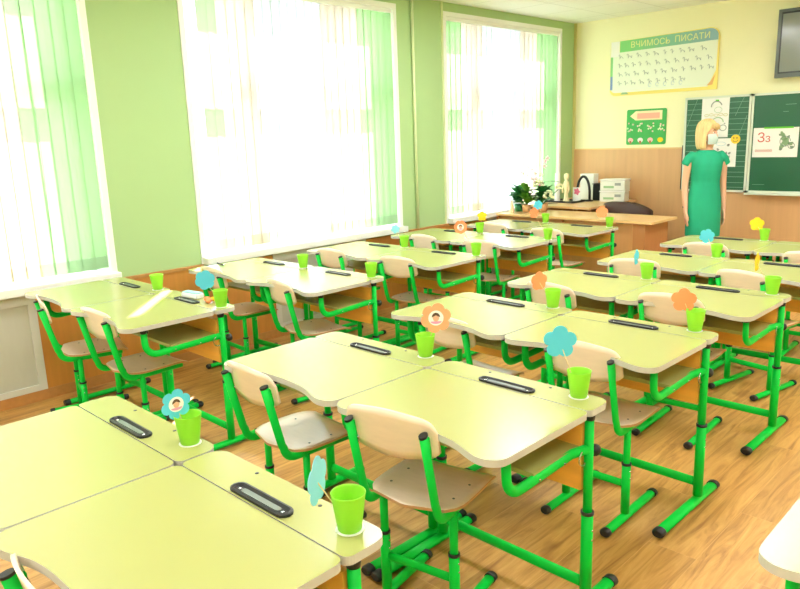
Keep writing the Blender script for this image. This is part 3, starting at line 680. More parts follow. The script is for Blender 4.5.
at('figurine', b, (-2.06, 7.42, ZB + .009), 'cream standing figurine on the black tray', 'figurine')
l = empty('desk_lamp', (-1.945, 7.62, ZB)); tag(l, 'black arched desk lamp beside the cream figurine', 'lamp')
MB().lathe([(.05, 0), (.05, .012), (.02, .02), (.0001, .02)], (.07, 0, 0), BLACK, 16, close=False).build('lamp_base', l)
MB().tube([(.08 , 0, .015)] + [(-.0 + .085 * math.cos(R(a)) - .005, 0, .08 + .21 * math.sin(R(a))) for a in range(0, 165, 12)] + [(-.095, 0, .05)], [.012] * 15 + [.009], BLACK, 10, flat=(1, 1.3)).build('lamp_arc', l)
pc = empty('photo_card', (-1.965, 7.50, ZB)); tag(pc, 'small white card with a pink print, framed by the arched lamp', 'card')
MB().box((-.055, 0, 0), (.05, .004, .17), WPAP).build('card', pc)
MB().prism([(.036 * math.cos(R(a)) * (1 + .2 * math.cos(5 * R(a))), .036 * math.sin(R(a)) * (1 + .2 * math.cos(5 * R(a)))) for a in range(0, 360, 12)], 0, .001, PINK, fn=lambda p: (p[0], -.001 - p[2], .12 + p[1])).build('pink_print', pc)
sc_ = empty('scissors', (-2.12, 7.12, ZB), R(20)); tag(sc_, 'small red-handled scissors lying before the tray', 'scissors')
b = MB()
for s_ in (-1, 1): b.tube([(-.02 + .022 * math.cos(R(a)), .02 * s_ + .015 * math.sin(R(a)), .006) for a in range(0, 361, 30)], .005, REDP, 6)
b.build('handles', sc_); MB().tube([(0, .012, .006), (.12, -.006, .006)], [.005, .002], BLACK, 6).build('blade', sc_).parent = sc_

# plants on the teacher desk by the window
ZD = .7605
def leaf(m, base, dirv, L, W, mt, droop=.3, n=6):
    d = Vector(dirv).normalized(); side = d.cross(Vector((0, 0, 1)))
    side = side.normalized() if side.length > 1e-3 else Vector((1, 0, 0)); vs = []; fs = []
    for i in range(n + 1):
        t = i / n; c = Vector(base) + d * L * t + Vector((0, 0, -droop * L * t * t)); w_ = W * math.sin(math.pi * min(1, t * .92 + .06)) ** .8 / 2
        nrm = side.cross(d).normalized()
        vs += [c - side * w_ + nrm * w_ * .25, c, c + side * w_ + nrm * w_ * .25]
    for i in range(n): a = i * 3; fs += [(a, a + 1, a + 4, a + 3), (a + 1, a + 2, a + 5, a + 4)]
    m.add(vs, fs, mt, True)
def plant(x, y, potm, potr, poth, nl, L, W, mt, lab, spread=.75, name='potted_plant', cat='plant', seed=1):
    r_ = random.Random(seed); p = empty(name, (x, y, ZD)); tag(p, lab, cat)
    MB().lathe([(.0001, 0), (potr * .75, 0), (potr, poth), (potr * .9, poth), (potr * .85, poth - .012), (.0001, poth - .012)], (0, 0, 0), potm, 18).build('pot', p)
    m = MB()
    for k in range(nl):
        a = R(360 * k / nl * 2.4 + r_.uniform(-20, 20)); e = r_.uniform(.25, 1.3)
        h = poth + r_.uniform(0, L * .8)
        leaf(m, (r_.uniform(-.02, .02), r_.uniform(-.02, .02), h), (math.cos(a) * spread, math.sin(a) * spread, e), L * r_.uniform(.7, 1.15), W * r_.uniform(.8, 1.2), mt)
        m.tube([(0, 0, poth - .01), (0, 0, h)], .003, mt, 5, caps=False)
    m.build('foliage', p); return p
plant(-2.20, 6.66, POTG, .055, .08, 30, .18, .10, LEAF, 'leafy dark green plant at the left of the flower group', seed=3)
p = plant(-1.93, 6.72, POTT, .06, .09, 30, .17, .09, LEAF, 'bushy plant with a cream flower head beside the arched lamp items', seed=5)
m = MB(); rr = random.Random(2)
for k in range(46):
    a = rr.uniform(0, 6.28); e = rr.uniform(-.5, 1.5); c = Vector((.10 + .055 * math.cos(a) * math.cos(e), -.03 + .055 * math.sin(a) * math.cos(e), .185 + .05 * math.sin(e)))
    m.ball(c, (.016, .016, .012), PETW, 6, 4)
for k in range(26):
    a = rr.uniform(0, 6.28); e = rr.uniform(-.5, 1.5); m.ball((.20 + .04 * math.cos(a) * math.cos(e), .02 + .04 * math.sin(a) * math.cos(e), .27 + .035 * math.sin(e)), (.015, .015, .011), PETW, 6, 4)
for k in range(40):
    a = rr.uniform(0, 6.28); e = rr.uniform(-.5, 1.5); m.ball((-.02 + .05 * math.cos(a) * math.cos(e), -.05 + .05 * math.sin(a) * math.cos(e), .30 + .042 * math.sin(e)), (.016, .016, .012), PETW, 6, 4)
m.tube([(0, 0, .08), (-.02, -.05, .29)], .004, LEAF, 6); m.tube([(0, 0, .08), (.10, -.03, .18)], .004, LEAF, 6); m.tube([(0, 0, .08), (.20, .02, .26)], .004, LEAF, 6); m.build('flower_heads', p)
p = plant(-2.06, 6.60, POTT, .05, .085, 22, .18, .085, LEAF2, 'light green plant in the middle of the flower group', seed=8)
o = empty('orchid', (-2.02, 6.80, ZD)); tag(o, 'tall pale pink orchid rising above the other potted plants', 'orchid')
MB().lathe([(.0001, 0), (.042, 0), (.055, .10), (.05, .10), (.045, .09), (.0001, .09)], (0, 0, 0), DISC, 18).build('pot', o)
m = MB()
for a in (20, 80, 150, 200, 260, 330): leaf(m, (0, 0, .09), (math.cos(R(a)), math.sin(R(a)), .5), .20, .06, LEAF)
leaf(m, (.06, 0, .32), (1, .2, .15), .18, .055, LEAF, .15); leaf(m, (-.02, 0, .30), (-.8, .2, .5), .16, .05, LEAF2, .2)
m.tube([(0, 0, .09), (.03, 0, .22), (.06, 0, .32)], .004, LEAF, 6); m.build('foliage', o)
m = MB(); b = MB()
for (dx, top, lean) in ((-.02, .48, -.10), (.03, .58, .06), (.0, .42, -.24)):
    path = spline([(0, 0, .09), (dx, 0, .28), (dx + lean * .4, 0, top * .85), (dx + lean, 0, top)], 4); m.tube(path, .0025, LEAF2, 5)
    for q in path[-9::2]:
        fx, fz = q[0] + rr.uniform(-.02, .02), q[2]
        for k in range(5):
            a = R(72 * k + 10); b.add([(fx, -.012, fz), (fx + .022 * math.cos(a - .45), -.02, fz + .022 * math.sin(a - .45)), (fx + .034 * math.cos(a), -.018, fz + .034 * math.sin(a)), (fx + .022 * math.cos(a + .45), -.02, fz + .022 * math.sin(a + .45))], [(0, 1, 2, 3)], PETP)
        b.ball((fx, -.018, fz), .006, PINK, 6, 4)
m.build('flower_stem', o); b.build('blossoms', o)
b = MB(); b.lathe([(.022, 0), (.026, .01), (.020, .05), (.024, .07), (.012, .085), (.018, .10), (.016, .12), (.0001, .132)], (0, 0, 0), mat('peach_ceramic', rgb(238, 206, 168), .4), 12)
at('figurine', b, (-2.17, 6.48, ZD), 'small peach figurine in front of the dark green plant', 'figurine')

# ------------------------------------------------------------------ wall pieces on the front wall
def wallfn(y): return lambda p: (p[0], y - p[2], p[1])       # (x, z, depth) -> in front of the wall
def wprism(poly, y, d0, d1, m, name, parent): 
    return MB().prism(poly, d0, d1, m, fn=wallfn(y)).build(name, parent)
def rect(x0, x1, z0, z1): return [(x0, z0), (x1, z0), (x1, z1), (x0, z1)]
YS = YF - .001
# writing poster
p = empty('writing_poster', (0, 0, 0)); tag(p, 'large white handwriting poster with green-blue title band above the wainscot', 'poster')
X0, X1, Z0, Z1 = -1.90, -.64, 2.01, 2.655
body = arc(X0 + .07, Z0 + .07, .07, 180, 270) + [(X1, Z0)] + arc(X1 - .10, Z1 - .10, .10, 0, 90) + [(X0 + .10, Z1 - .03), (X0, Z1 - .03)]
wprism(body, YS, 0, .015, WBYEL, 'poster_board', p)
wprism(arc(X0 + .07, Z0 + .09, .055, 180, 270) + [(X1 - .10, Z0 + .035), (X1 - .02, Z0 + .20)] + [(X1 - .015, Z1 - .13), (X1 - .30, Z1 - .14), (X0 + .05, Z1 - .15), (X0 + .015, Z1 - .10)], YS, .015, .017, WBOARD, 'writing_field', p)
n = 8
for k in range(n):
    a = k / n; b_ = (k + 1) / n; xa = X0 + .12 + (X1 - X0 - .13) * a; xb = X0 + .12 + (X1 - X0 - .13) * b_
    cm = mat('band_%d' % k, tuple(WBG * (1 - a) + WBB * a for WBG, WBB in zip(rgb(128, 206, 122), rgb(132, 166, 186))), .6)
    if k == n - 1: poly = [(xa, Z1 - .135), (X1 - .012, Z1 - .135)] + arc(X1 - .10, Z1 - .10, .09, 0, 90)[1:] + [(xa, Z1 - .01)]
    else: poly = [(xa, Z1 - .155 + .02 * a), (xb, Z1 - .155 + .02 * b_), (xb, Z1 - .03 + .02 * b_), (xa, Z1 - .03 + .02 * a)]
    wprism(poly, YS, .017, .018, cm, 'title_band', p) if k == 0 else None
    if k: 
        tb_ = MB().prism(poly, .017, .018, cm, fn=wallfn(YS)); tb_.build('title_band_shade', p)
wprism(rect(X0 + .005, X0 + .035, Z1 - .42, Z1 - .20), YS, .017, .018, WBGRN, 'side_stripe', p); wprism(rect(X0 + .005, X0 + .035, Z0 + .07, Z1 - .42), YS, .017, .018, mat('poster_blue', rgb(120, 150, 196), .6), 'side_stripe', p)
wprism(rect(X0 + .005, X0 + .115, Z1 - .20, Z1 - .03), YS, .017, .0185, WPAP, 'corner_drawing', p)
W2 = lambda x, z, d: Matrix(((1, 0, 0, x), (0, 0, -1, YS - d), (0, 1, 0, z), (0, 0, 0, 1)))
text_mesh('ВЧИМОСЬ', .092, TITLEY, 'title_word', p, W2(X0 + .25, Z1 - .115, .019)); text_mesh('ПИСАТИ', .092, TITLEY, 'title_word', p, W2(X0 + .77, Z1 - .110, .019))
# rows of loose cursive alphabet strokes
m = MB(); rr = random.Random(11)
for row in range(4):
    z = Z1 - .215 - row * .10; x = X0 + .10
    xe = X1 - .06 if row < 3 else X1 - .32
    while x < xe - .05:
        L = rr.uniform(.05, .09); pts = []
        for k in range(int(L / .006)):
            t = k * .9; pts.append((x + k * .006 + .008 * math.sin(t), z + .014 * math.sin(t * 1.3) + (.022 if k < 3 else 0)))
        m.tube([(a, YS - .0178, b_) for a, b_ in pts], .0022, WBLINE, 4, caps=False); x += L + rr.uniform(.02, .05)
m.build('cursive_letters', p)
m = MB()
for k in range(5): m.tube([(X0 + .50 + k * .09 + .018 * math.cos(R(a)), YS - .0178, Z0 + .10 + .022 * math.sin(R(a))) for a in range(0, 340, 40)], .0022, mat('script_pale_blue', rgb(176, 198, 220), .7), 4, caps=False)
m.build('digit_row', p)
wprism([(X1 - .11, Z0 + .045), (X1 - .05, Z0 + .05), (X1 - .02, Z0 + .16), (X1 - .06, Z0 + .10)], YS, .0172, .019, mat('corner_orange', rgb(226, 176, 110), .7), 'corner_picture', p)
wprism([(X0 + .14, Z0 + .012), (X0 + .24, Z0 + .012), (X0 + .22, Z0 + .035), (X0 + .16, Z0 + .035)], YS, .0155, .017, PALEG, 'corner_picture', p)

# small green poster
p = empty('green_poster', (0, 0, 0)); tag(p, 'small bright green poster with a pale pencil and rows of blossoms', 'poster')
X0, X1, Z0, Z1 = -1.67, -1.187, 1.438, 1.842
wprism(arc(X0 + .02, Z0 + .02, .02, 180, 270, 3) + arc(X1 - .02, Z0 + .02, .02, 270, 360, 3) + arc(X1 - .02, Z1 - .02, .02, 0, 90, 3) + arc(X0 + .02, Z1 - .02, .02, 90, 180, 3), YS, 0, .008, GPOST, 'poster_sheet', p)
pe = wprism([(X0 + .04, Z1 - .075), (X0 + .11, Z1 - .125), (X1 - .05, Z1 - .125), (X1 - .05, Z1 - .02), (X0 + .11, Z1 - .02)], YS, .008, .009, mat('pencil_cream', rgb(236, 222, 180), .7), 'pencil_picture', p)
wprism(rect(X0 + .13, X1 - .08, Z1 - .108, Z1 - .045), YS, .009, .010, mat('pencil_pink', rgb(240, 170, 150), .7), 'pencil_stripe', pe)
m = MB(); rr = random.Random(4); PK = mat('blossom_pink', rgb(238, 190, 190), .7); PY = mat('blossom_pale', rgb(214, 232, 190), .7)
for cx in (.05, .155, .30, .43):
    for k in range(9):
        x = X0 + cx + rr.uniform(-.04, .04); z = Z0 + .20 + rr.uniform(-.055, .055)
        if X0 + .015 < x < X1 - .015: m.prism([(x + .011 * math.cos(R(a)), z + .011 * math.sin(R(a))) for a in range(0, 360, 60)], .008, .0095, PK if k % 2 else PY, fn=wallfn(YS))
m.build('blossom_rows', p)
for k, cmt in enumerate((PK, WPAP, PK, CYEL)):
    x = X0 + .055 + k * .122; m = MB()
    m.prism([(x + .034 * math.cos(R(a)), Z0 + .052 + .028 * math.sin(R(a))) for a in range(0, 360, 30)], .008, .0095, cmt, fn=wallfn(YS))
    if k < 3: m.prism([(x - .012, Z0 + .012), (x + .015, Z0 + .012), (x + .01, Z0 + .045), (x - .012, Z0 + .045)], .0095, .0105, mat('icon_brown', rgb(170, 110, 70), .7), fn=wallfn(YS))
    m.build('picture_icon', p)

# chalkboard
p = empty('chalkboard', (0, 0, 0)); tag(p, 'green chalkboard with ruled left wing and light frame on the front wall', 'chalkboard')
ZA, ZBt = .915, 1.935; YB_ = YF - .02
def board(x0, x1, nm):
    wg = MB().box((x0 + .02, YB_ - .02, ZA + .02), (x1 - .02, YB_ - .005, ZBt - .02), CHALK).build(nm, p)
    f = MB()
    f.box((x0, YB_ - .028, ZA), (x0 + .022, YB_, ZBt), BFRAME); f.box((x1 - .022, YB_ - .028, ZA), (x1, YB_, ZBt), BFRAME)
    f.box((x0, YB_ - .028, ZBt - .022), (x1, YB_, ZBt), BFRAME); f.box((x0, YB_ - .028, ZA), (x1, YB_, ZA + .022), BFRAME)
    f.build('board_frame', wg); return wg
lw = board(-.962, -.262, 'left_wing'); cp_ = board(-.256, 1.15, 'centre_panel'); board(1.156, 1.86, 'right_wing')
m = MB(); YL = YB_ - .0205; k = 0; z = ZA + .05
while z < ZBt - .03:
    m.box((-.935, YL - .0005, z), (-.29, YL, z + .0035), CHALKL); z += .062 if k % 2 else .05; k += 1
m.build('ruled_lines', lw)
m = MB()
for (xa, za, xb, zb) in ((-.93, 1.62, -.83, 1.91), (-.55, 1.0, -.30, 1.72), (-.42, 1.72, -.34, 1.91), (-.70, .95, -.62, 1.17), (-.92, 1.0, -.72, 1.5)):
    m.tube([(xa, YL, za), (xb, YL, zb)], .0022, CHALKL, 4)
m.build('slanted_lines', lw)
MB().box((-.256, YB_ - .09, ZA - .018), (1.15, YB_, ZA), BFRAME).build('chalk_tray', p)
MB().tube([(-.975, YB_ - .01, .93), (-.972, YB_ - .01, 1.42)], .006, BLACK, 6).build('side_shadow_strip', p)  # dark strip standing in for the side shadow at the wing's lower left
# chalk marks on the centre panel
m = MB()
for xa, z, L in ((.07, 1.81, .10), (.05, 1.74, .05), (-.20, 1.00, .12)): m.box((xa, YL - .0005, z), (xa + L, YL, z + .003), CHALKL)
m.build('chalk_marks', cp_)
YP = YL - .0015
def splat(m, x, z, r, mt, k=7, ph=0): m.prism([(x + r * (1 + .3 * math.sin(3 * R(a) + ph)) * math.cos(R(a)), z + r * (1 + .25 * math.cos(2 * R(a) + ph)) * math.sin(R(a))) for a in range(0, 360, 20)], .001, .0016, mt, fn=wallfn(YP))
def ring(m, x, z, rx, rz, mt, a0=0, a1=360, th=.004): m.tube([(x + rx * math.cos(R(a)), YP - .0015, z + rz * math.sin(R(a))) for a in range(a0, a1 + 1, 20)], th * .5, mt, 4, caps=False)
# sheet 1: child drawing
s = empty('drawing_sheet', (0, 0, 0)); tag(s, 'tall white sheet with a child drawing, top of the left chalkboard wing', 'sheet')
wprism(rect(-.775, -.485, 1.50, 1.93), YP, 0, .001, WPAP, 'paper', s)
m = MB(); ring(m, -.62, 1.83, .055, .05, GREYP, 10, 190, .012); ring(m, -.60, 1.79, .04, .03, PALEG); splat(m, -.615, 1.885, .017, GBRT)
for k in range(5): ring(m, -.72 + .05 * k, 1.735 + .006 * (k % 2), .022, .012, mat('sheet_yellowish', rgb(206, 200, 150), .8), 0, 360, .006)
ring(m, -.60, 1.66, .06, .05, PALEG, 0, 300, .010); ring(m, -.54, 1.60, .035, .03, GREYP, 0, 360, .008); splat(m, -.525, 1.645, .008, GREYP); splat(m, -.66, 1.60, .012, mat('sheet_pale_blue', rgb(180, 206, 220), .8))
m.build('drawing', s)
s = empty('puzzle_sheet', (0, 0, 0)); tag(s, 'lower white sheet with small dark pictures, behind the woman on the chalkboard', 'sheet')
wprism(rect(-.70, -.385, 1.185, 1.488), YP, 0, .001, WPAP, 'paper', s)
m = MB()
for x, z in ((-.47, 1.415), (-.455, 1.33), (-.49, 1.33), (-.46, 1.29), (-.50, 1.29), (-.58, 1.37)): splat(m, x, z, .014, GREYP, ph=x * 30)
splat(m, -.47, 1.418, .011, BLACK); ring(m, -.55, 1.43, .05, .02, mat('sheet_pale_blue', rgb(180, 206, 220), .8)); ring(m, -.56, 1.23, .04, .02, PALEG)
m.build('drawing', s)
# smiling magnet
s = empty('smiley_magnet', (0, 0, 0)); tag(s, 'round yellow smiling magnet on the left chalkboard wing', 'magnet')
MB().prism([(-.398 + .048 * math.cos(R(a)), 1.477 + .048 * math.sin(R(a))) for a in range(0, 360, 15)], .0025, .010, YSM, fn=wallfn(YP)).build('disc', s)
m = MB()
for x in (-.415, -.383): m.prism([(x + .006 * math.cos(R(a)), 1.49 + .009 * math.sin(R(a))) for a in range(0, 360, 30)], .010, .0112, mat('smile_brown', rgb(120, 80, 20), .6), fn=wallfn(YP))
m.tube([(-.398 + .026 * math.cos(R(a)), YP - .0112, 1.475 + .026 * math.sin(R(a))) for a in range(200, 341, 14)], .0025, mat('smile_brown', rgb(120, 80, 20), .6), 5); m.build('face', s)
# letter sheet
s = empty('letter_sheet', (0, 0, 0)); tag(s, 'wide white sheet with red letters and a green creature drawing on the centre panel', 'sheet')
wprism(rect(-.222, .212, 1.285, 1.585), YP, 0, .001, WPAP, 'paper', s)
wprism(rect(-.12, .16, 1.575, 1.592), YP, .001, .003, GBRT, 'green_strip', s)
W3 = lambda x, z: Matrix(((1, 0, 0, x), (0, 0, -1, YP - .0015), (0, 1, 0, z), (0, 0, 0, 1)))
text_mesh('З', .135, REDP, 'capital_letter', s, W3(-.185, 1.44), .0003, .002); text_mesh('з', .115, REDP, 'small_letter', s, W3(-.105, 1.44), .0003, .002)
m = MB(); x = -.185
for k in range(7): ring(m, x, 1.352, .009, .010, mat('pale_red_print', rgb(226, 160, 150), .8), 0, 360, .006); x += .024
m.build('word_line', s)
m = MB(); DG = mat('creature_green', rgb(140, 172, 130), .8); DG2 = mat('creature_grey', rgb(120, 142, 126), .8)
m.tube([(a, YP - .001, b_) for a, b_ in spline([(.05, 1.53), (.09, 1.50), (.05, 1.46), (.09, 1.43), (.13, 1.46), (.16, 1.42), (.14, 1.37), (.09, 1.36), (.05, 1.38)], 5)], .011, DG, 5, flat=(1, .1)) if 0 else None
for x, z, r_, mt in ((.055, 1.52, .022, DG), (.035, 1.51, .010, DG2), (.075, 1.48, .028, DG), (.10, 1.44, .034, DG), (.06, 1.40, .022, DG), (.145, 1.42, .022, DG), (.155, 1.385, .016, DG2), (.12, 1.49, .014, DG2), (.05, 1.37, .016, DG2)): splat(m, x, z, r_, mt, ph=x * 40)
ring(m, .09, 1.445, .05, .05, DG2, 0, 300, .006); ring(m, .15, 1.40, .03, .03, DG2, 0, 360, .006); m.build('creature_drawing', s)

# television
t = empty('television', (0, 0, 0)); tag(t, 'wall television with dark frame cut off by the upper right edge', 'television')
A = (-.035, 7.99, 2.07); B = (1.02, 8.04, 2.72)
MB().box(A, B, TVI).build('housing', t)
f = MB(); w_ = .028
f.box((A[0], 7.98, A[2]), (A[0] + w_, 7.992, B[2]), TVB); f.box((B[0] - w_, 7.98, A[2]), (B[0], 7.992, B[2]), TVB); f.box((A[0] + w_, 7.98, B[2] - w_), (B[0] - w_, 7.992, B[2]), TVB); f.box((A[0] + w_, 7.98, A[2]), (B[0] - w_, 7.992, A[2] + .04), TVB)
f.build('bezel', t); MB().box((A[0] + .04, 7.984, A[2] + .055), (B[0] - .04, 7.989, B[2] - .045), TVS).build('screen', t)
MB().box((.3, 8.04, 2.25), (.6, YF - .003, 2.55), BLACK).build('wall_bracket', t)

# ------------------------------------------------------------------ the woman
WM = empty('person', (-.315, 7.10, 0), R(44)); WM.scale = (.86, .95, 1.0); tag(WM, 'blonde person in a green dress and face mask standing before the chalkboard', 'person')
def ringloft(m, rings, mt, seg=20, closed=True):
    """rings: (cx, cy, cz, rx, ry, power)"""
    vs = []
    for r_ in rings:
        cx, cy, cz, rx, ry = r_[:5]; pw = r_[5] if len(r_) > 5 else 1
        for k in range(seg):
            t = 2 * math.pi * k / seg; c_, s_ = math.cos(t), math.sin(t)
            vs.append((cx + rx * math.copysign(abs(c_) ** pw, c_), cy + ry * math.copysign(abs(s_) ** pw, s_), cz))
    n = len(rings); fs = [(i * seg + k, i * seg + (k + 1) % seg, (i + 1) * seg + (k + 1) % seg, (i + 1) * seg + k) for i in range(n - 1) for k in range(seg)]
    m.add(vs, fs, mt, True)
    if closed: m.add(vs, [list(range(seg))[::-1], [(n - 1) * seg + k for k in range(seg)]], mt)
HR = Matrix.Translation((0, .0, 1.46)) @ Matrix.Rotation(R(38), 4, 'Z') @ Matrix.Rotation(R(-2), 4, 'X')   # head turned to her left
body = MB()
ringloft(body, [(0, .01, .80, .165, .115), (0, .01, .88, .172, .125), (0, 0, .98, .150, .108), (0, 0, 1.08, .132, .098), (0, 0, 1.20, .148, .108), (0, .005, 1.30, .165, .098), (0, .01, 1.355, .150, .075), (0, .012, 1.39, .085, .060), (0, .012, 1.42, .052, .052), (0, .005, 1.50, .050, .052)], SKIN)
for s_ in (-1, 1):
    body.tube(spline([(.155 * s_, .01, 1.335), (.195 * s_, .015, 1.28), (.215 * s_, .03, 1.06), (.215 * s_, -.01, .86), (.215 * s_, -.02, .80)], 4), [.046, .047, .046, .045, .044, .042, .040, .038, .037, .036, .034, .031, .027, .025, .023, .022, .024][:17], SKIN, 12)
    # hand
    ringloft(body, [(.215 * s_, -.022, .815, .017, .024), (.214 * s_, -.026, .785, .016, .034), (.212 * s_, -.030, .745, .015, .038), (.211 * s_, -.032, .725, .013, .036)], SKIN, 12)
    for k, (dy, L) in enumerate(((-.030, .062), (-.010, .072), (.010, .066), (.028, .052))):
        y = -.032 + dy; body.tube([(.211 * s_, y, .735), (.208 * s_, y - .002, .735 - L * .5), (.198 * s_, y - .004, .735 - L)], [.0088, .0082, .0066], SKIN, 8)
    body.tube([(.212 * s_, -.050, .785), (.206 * s_, -.068, .755), (.202 * s_, -.072, .725)], [.011, .0095, .0075], SKIN, 8)
    # legs and feet
    body.tube([(.085 * s_, .01, .86), (.088 * s_, .005, .66), (.080 * s_, 0, .48), (.082 * s_, .02, .33), (.080 * s_, .015, .10), (.080 * s_, .01, .06)], [.088, .075, .055, .054, .036, .038], SKIN, 14)
    body.ball((.082 * s_, -.045, .042), (.042, .115, .036), SKIN, 12, 8)
# head built in its own frame then turned
hd = MB()
ringloft(hd, [(0, .0, -.02, .030, .035), (0, -.020, .0, .042, .055), (0, -.018, .02, .056, .072), (0, -.006, .06, .068, .088), (0, 0, .10, .074, .096), (0, .004, .14, .074, .098), (0, .008, .175, .064, .086), (0, .010, .20, .042, .058), (0, .010, .212, .014, .02)], SKIN)
hd.ball((0, -.097, .062), (.012, .020, .016), SKIN, 10, 6); hd.tube([(0, -.090, .11), (0, -.104, .07)], [.008, .012], SKIN, 8)
hd.ball((.074, .008, .075), (.010, .018, .028), SKIN, 8, 6); hd.ball((-.074, .008, .075), (.010, .018, .028), SKIN, 8, 6)
hd.ball((0, -.088, .025), (.022, .010, .007), SKIN, 8, 6)
body.add([HR @ Vector(v) for v in hd.v], hd.f, SKIN, True)
bo = body.build('body', WM, merge=False)
rm = bo.modifiers.new('fuse', 'REMESH'); rm.mode = 'VOXEL'; rm.voxel_size = .0055; rm.use_smooth_shade = True
sm = bo.modifiers.new('soften', 'SMOOTH'); sm.iterations = 2; sm.factor = .4
def in_head(mb, name):
    mb.v = [tuple(HR @ Vector(v)) for v in mb.v]; return mb.build(name, WM)
# eyes
m = MB()
for s_ in (-1, 1):
    m.ball((.030 * s_, -.083, .098), (.013, .007, .007), WPAP, 10, 6); m.ball((.030 * s_, -.0885, .098), (.006, .004, .006), BROWNH, 8, 6)
in_head(m, 'eyes')
m = MB()
for s_ in (-1, 1): m.tube([(.014 * s_, -.093, .117), (.030 * s_, -.093, .122), (.048 * s_, -.082, .116)], .003, mat('eyebrow', rgb(150, 112, 70), .7), 6)
in_head(m, 'eyebrows')
# mask: curved cup over nose and mouth with ear loops
m = MB(); vs = []; NU, NV = 14, 8
for l in (0, 1):
    for j in range(NV + 1):
        v = j / NV; z = -.012 + .098 * v
        for i in range(NU + 1):
            u = -1 + 2 * i / NU; a = u * 1.12; bulge = .018 * math.sin(math.pi * v) * math.cos(a)
            wv = .066 + .008 * math.sin(math.pi * v)
            rr_ = 1.0 - .10 * (1 - v) * 1
            vs.append((wv * rr_ * math.sin(a) * 1.12, -(.088 * rr_ + .016 + bulge) * math.cos(a) + .006 - .003 * l, z))
K = (NU + 1) * (NV + 1); fs = [(l * K + j * (NU + 1) + i, l * K + j * (NU + 1) + i + 1, l * K + (j + 1) * (NU + 1) + i + 1, l * K + (j + 1) * (NU + 1) + i) for l in (0, 1) for j in range(NV) for i in range(NU)]
m.add(vs, fs, MASK, True)
for s_ in (-1, 1): m.tube([(.066 * s_, -.04, .07), (.078 * s_, .0, .085), (.080 * s_, .012, .075), (.062 * s_, -.04, .0)], .0018, MASK, 5)
in_head(m, 'face_mask')
# bob hair: shell around the head, open over the face
m = MB(); vs = []; fs = []; NA = 36
prof = [(-.055, .080, .094), (-.03, .092, .106), (.0, .098, .112), (.05, .099, .115), (.10, .097, .117), (.15, .091, .114), (.185, .080, .102), (.212, .058, .076), (.228, .028, .038), (.232, .004, .005)]
for j, (z, rx, ry) in enumerate(prof):
    for i in range(NA + 1):
        open_ = 68 if z < .12 else (68 - (z - .12) / .04 * 50 if z < .16 else 0)
        open_ = max(open_, 0)
        a = R(-90 + open_ + (360 - 2 * open_) * i / NA); w = 1 + .03 * math.sin(i * 1.7 + j * .4)
        vs.append((rx * w * math.cos(a), .012 + ry * w * math.sin(a), z))
fs = [(j * (NA + 1) + i, j * (NA + 1) + i + 1, (j + 1) * (NA + 1) + i + 1, (j + 1) * (NA + 1) + i) for j in range(len(prof) - 1) for i in range(NA)]
m.add(vs, fs, HAIR, True); m.tube([(-.055, -.085, .165), (-.01, -.108, .158), (.045, -.098, .140)], [.018, .020, .014], HAIR, 8)
h = in_head(m, 'hair'); so = h.modifiers.new('thick', 'SOLIDIFY'); so.thickness = .020; so.offset = -.6
ss = h.modifiers.new('sub', 'SUBSURF'); ss.levels = 1; ss.render_levels = 1
# dress
m = MB()
ringloft(m, [(0, .005, .56, .190, .140), (0, .005, .575, .193, .143), (0, .008, .70, .192, .145), (0, .012, .86, .192, .145), (0, .010, .93, .186, .138), (0, .002, 1.02, .166, .122), (0, 0, 1.10, .156, .116), (0, -.004, 1.20, .168, .126), (0, -.002, 1.27, .178, .122), (0, .006, 1.335, .175, .098), (0, .010, 1.372, .135, .080), (0, .012, 1.398, .078, .066)], DRESS, 32)
for s_ in (-1, 1):
    m.tube([(.110 * s_, .008, 1.325), (.165 * s_, .010, 1.335), (.205 * s_, .013, 1.305), (.232 * s_, .017, 1.255)], [.050, .056, .050, .046], DRESS, 16)
dr = m.build('dress', WM, merge=False); rm = dr.modifiers.new('fuse', 'REMESH'); rm.mode = 'VOXEL'; rm.voxel_size = .007; rm.use_smooth_shade = True
sm = dr.modifiers.new('soften', 'SMOOTH'); sm.iterations = 6; sm.factor = .5
m = MB(); m.lathe([(.030, 0), (.031, .006), (.030, .012)], (-.213, .0, .845), BLACK, 12); m.build('wristwatch', WM)
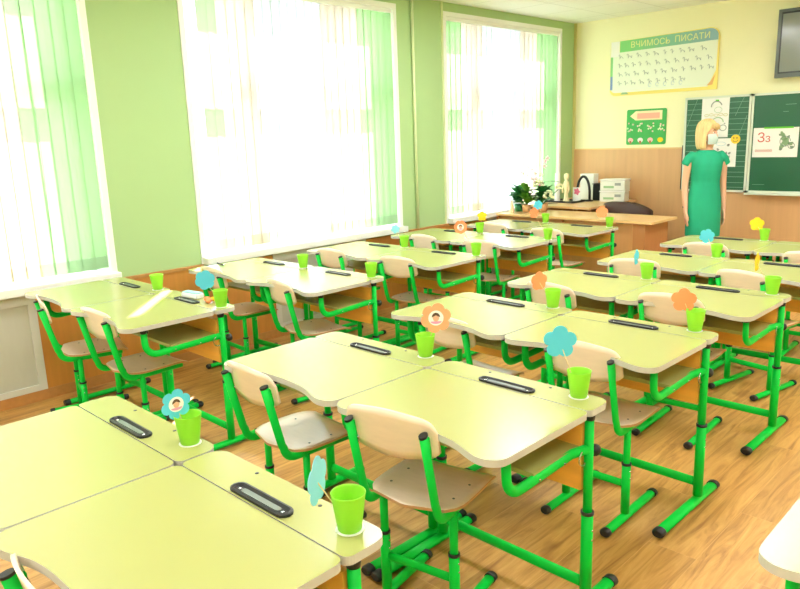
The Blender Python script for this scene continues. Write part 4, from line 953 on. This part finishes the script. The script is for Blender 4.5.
for s_ in (-1, 1): MB().ball((.082 * s_, -.05, .036), (.048, .125, .034), mat('beige_shoe', rgb(190, 160, 130), .5), 14, 8).build('shoe', WM)

# ------------------------------------------------------------------ added ceiling fill lights (out of view) and daylight
def fill_light_mat():
    m = bpy.data.materials.new('fill_light_glow'); m.use_nodes = True; b = m.node_tree.nodes['Principled BSDF']
    b.inputs['Base Color'].default_value = (1, 1, 1, 1); b.inputs['Emission Color'].default_value = (.97, .98, 1, 1); b.inputs['Emission Strength'].default_value = 13.5; return m
LM = fill_light_mat()
for x, y in [(x, y) for y in (-1.6, .8, 3.2, 5.0) for x in (-1.0, 1.0, 3.0)] + [(1.2, 6.3), (3.0, 6.3)]:  # glowing panels added out of view to brighten the room
    r = empty('fill_light', (x, y, ZC)); tag(r, 'added square fill light on the ceiling, out of view above the classroom', 'ceiling lamp', 'added fill lights out of view')
    MB().box((-.31, -.31, -.06), (.31, .31, 0), WHITE).build('fill_light_housing', r); MB().box((-.29, -.29, -.066), (.29, .29, -.06), LM).build('diffuser', r)

sd = bpy.data.lights.new('sun', 'SUN'); sd.energy = 20.0; sd.angle = R(.8); sd.color = (1, .98, .94)
so_ = bpy.data.objects.new('sun', sd); COL.objects.link(so_)
dv = Vector((.575, -.530, -.66)).normalized(); so_.rotation_euler = dv.to_track_quat('-Z', 'Y').to_euler(); so_.location = (-6, 7, 6)
wd = bpy.data.worlds.new('sky'); SC.world = wd; wd.use_nodes = True; bg = wd.node_tree.nodes['Background']; bg.inputs[0].default_value = (.86, .93, 1, 1); bg.inputs[1].default_value = 5.0
# pale courtyard ground outside
struct(MB().box((-30, -20, -3.2), (XW - WT - .02, 30, -3.0), mat('yard_ground', rgb(200, 200, 190), .9)).build('ground'))

vs_ = SC.view_settings; vs_.view_transform = 'Standard'; vs_.look = 'None'; vs_.gamma = 1; vs_.exposure = .9
SC.cycles.use_denoising = True; SC.cycles.max_bounces = 8; SC.cycles.diffuse_bounces = 5; SC.cycles.transmission_bounces = 6; SC.cycles.transparent_max_bounces = 10; SC.cycles.sample_clamp_indirect = 12
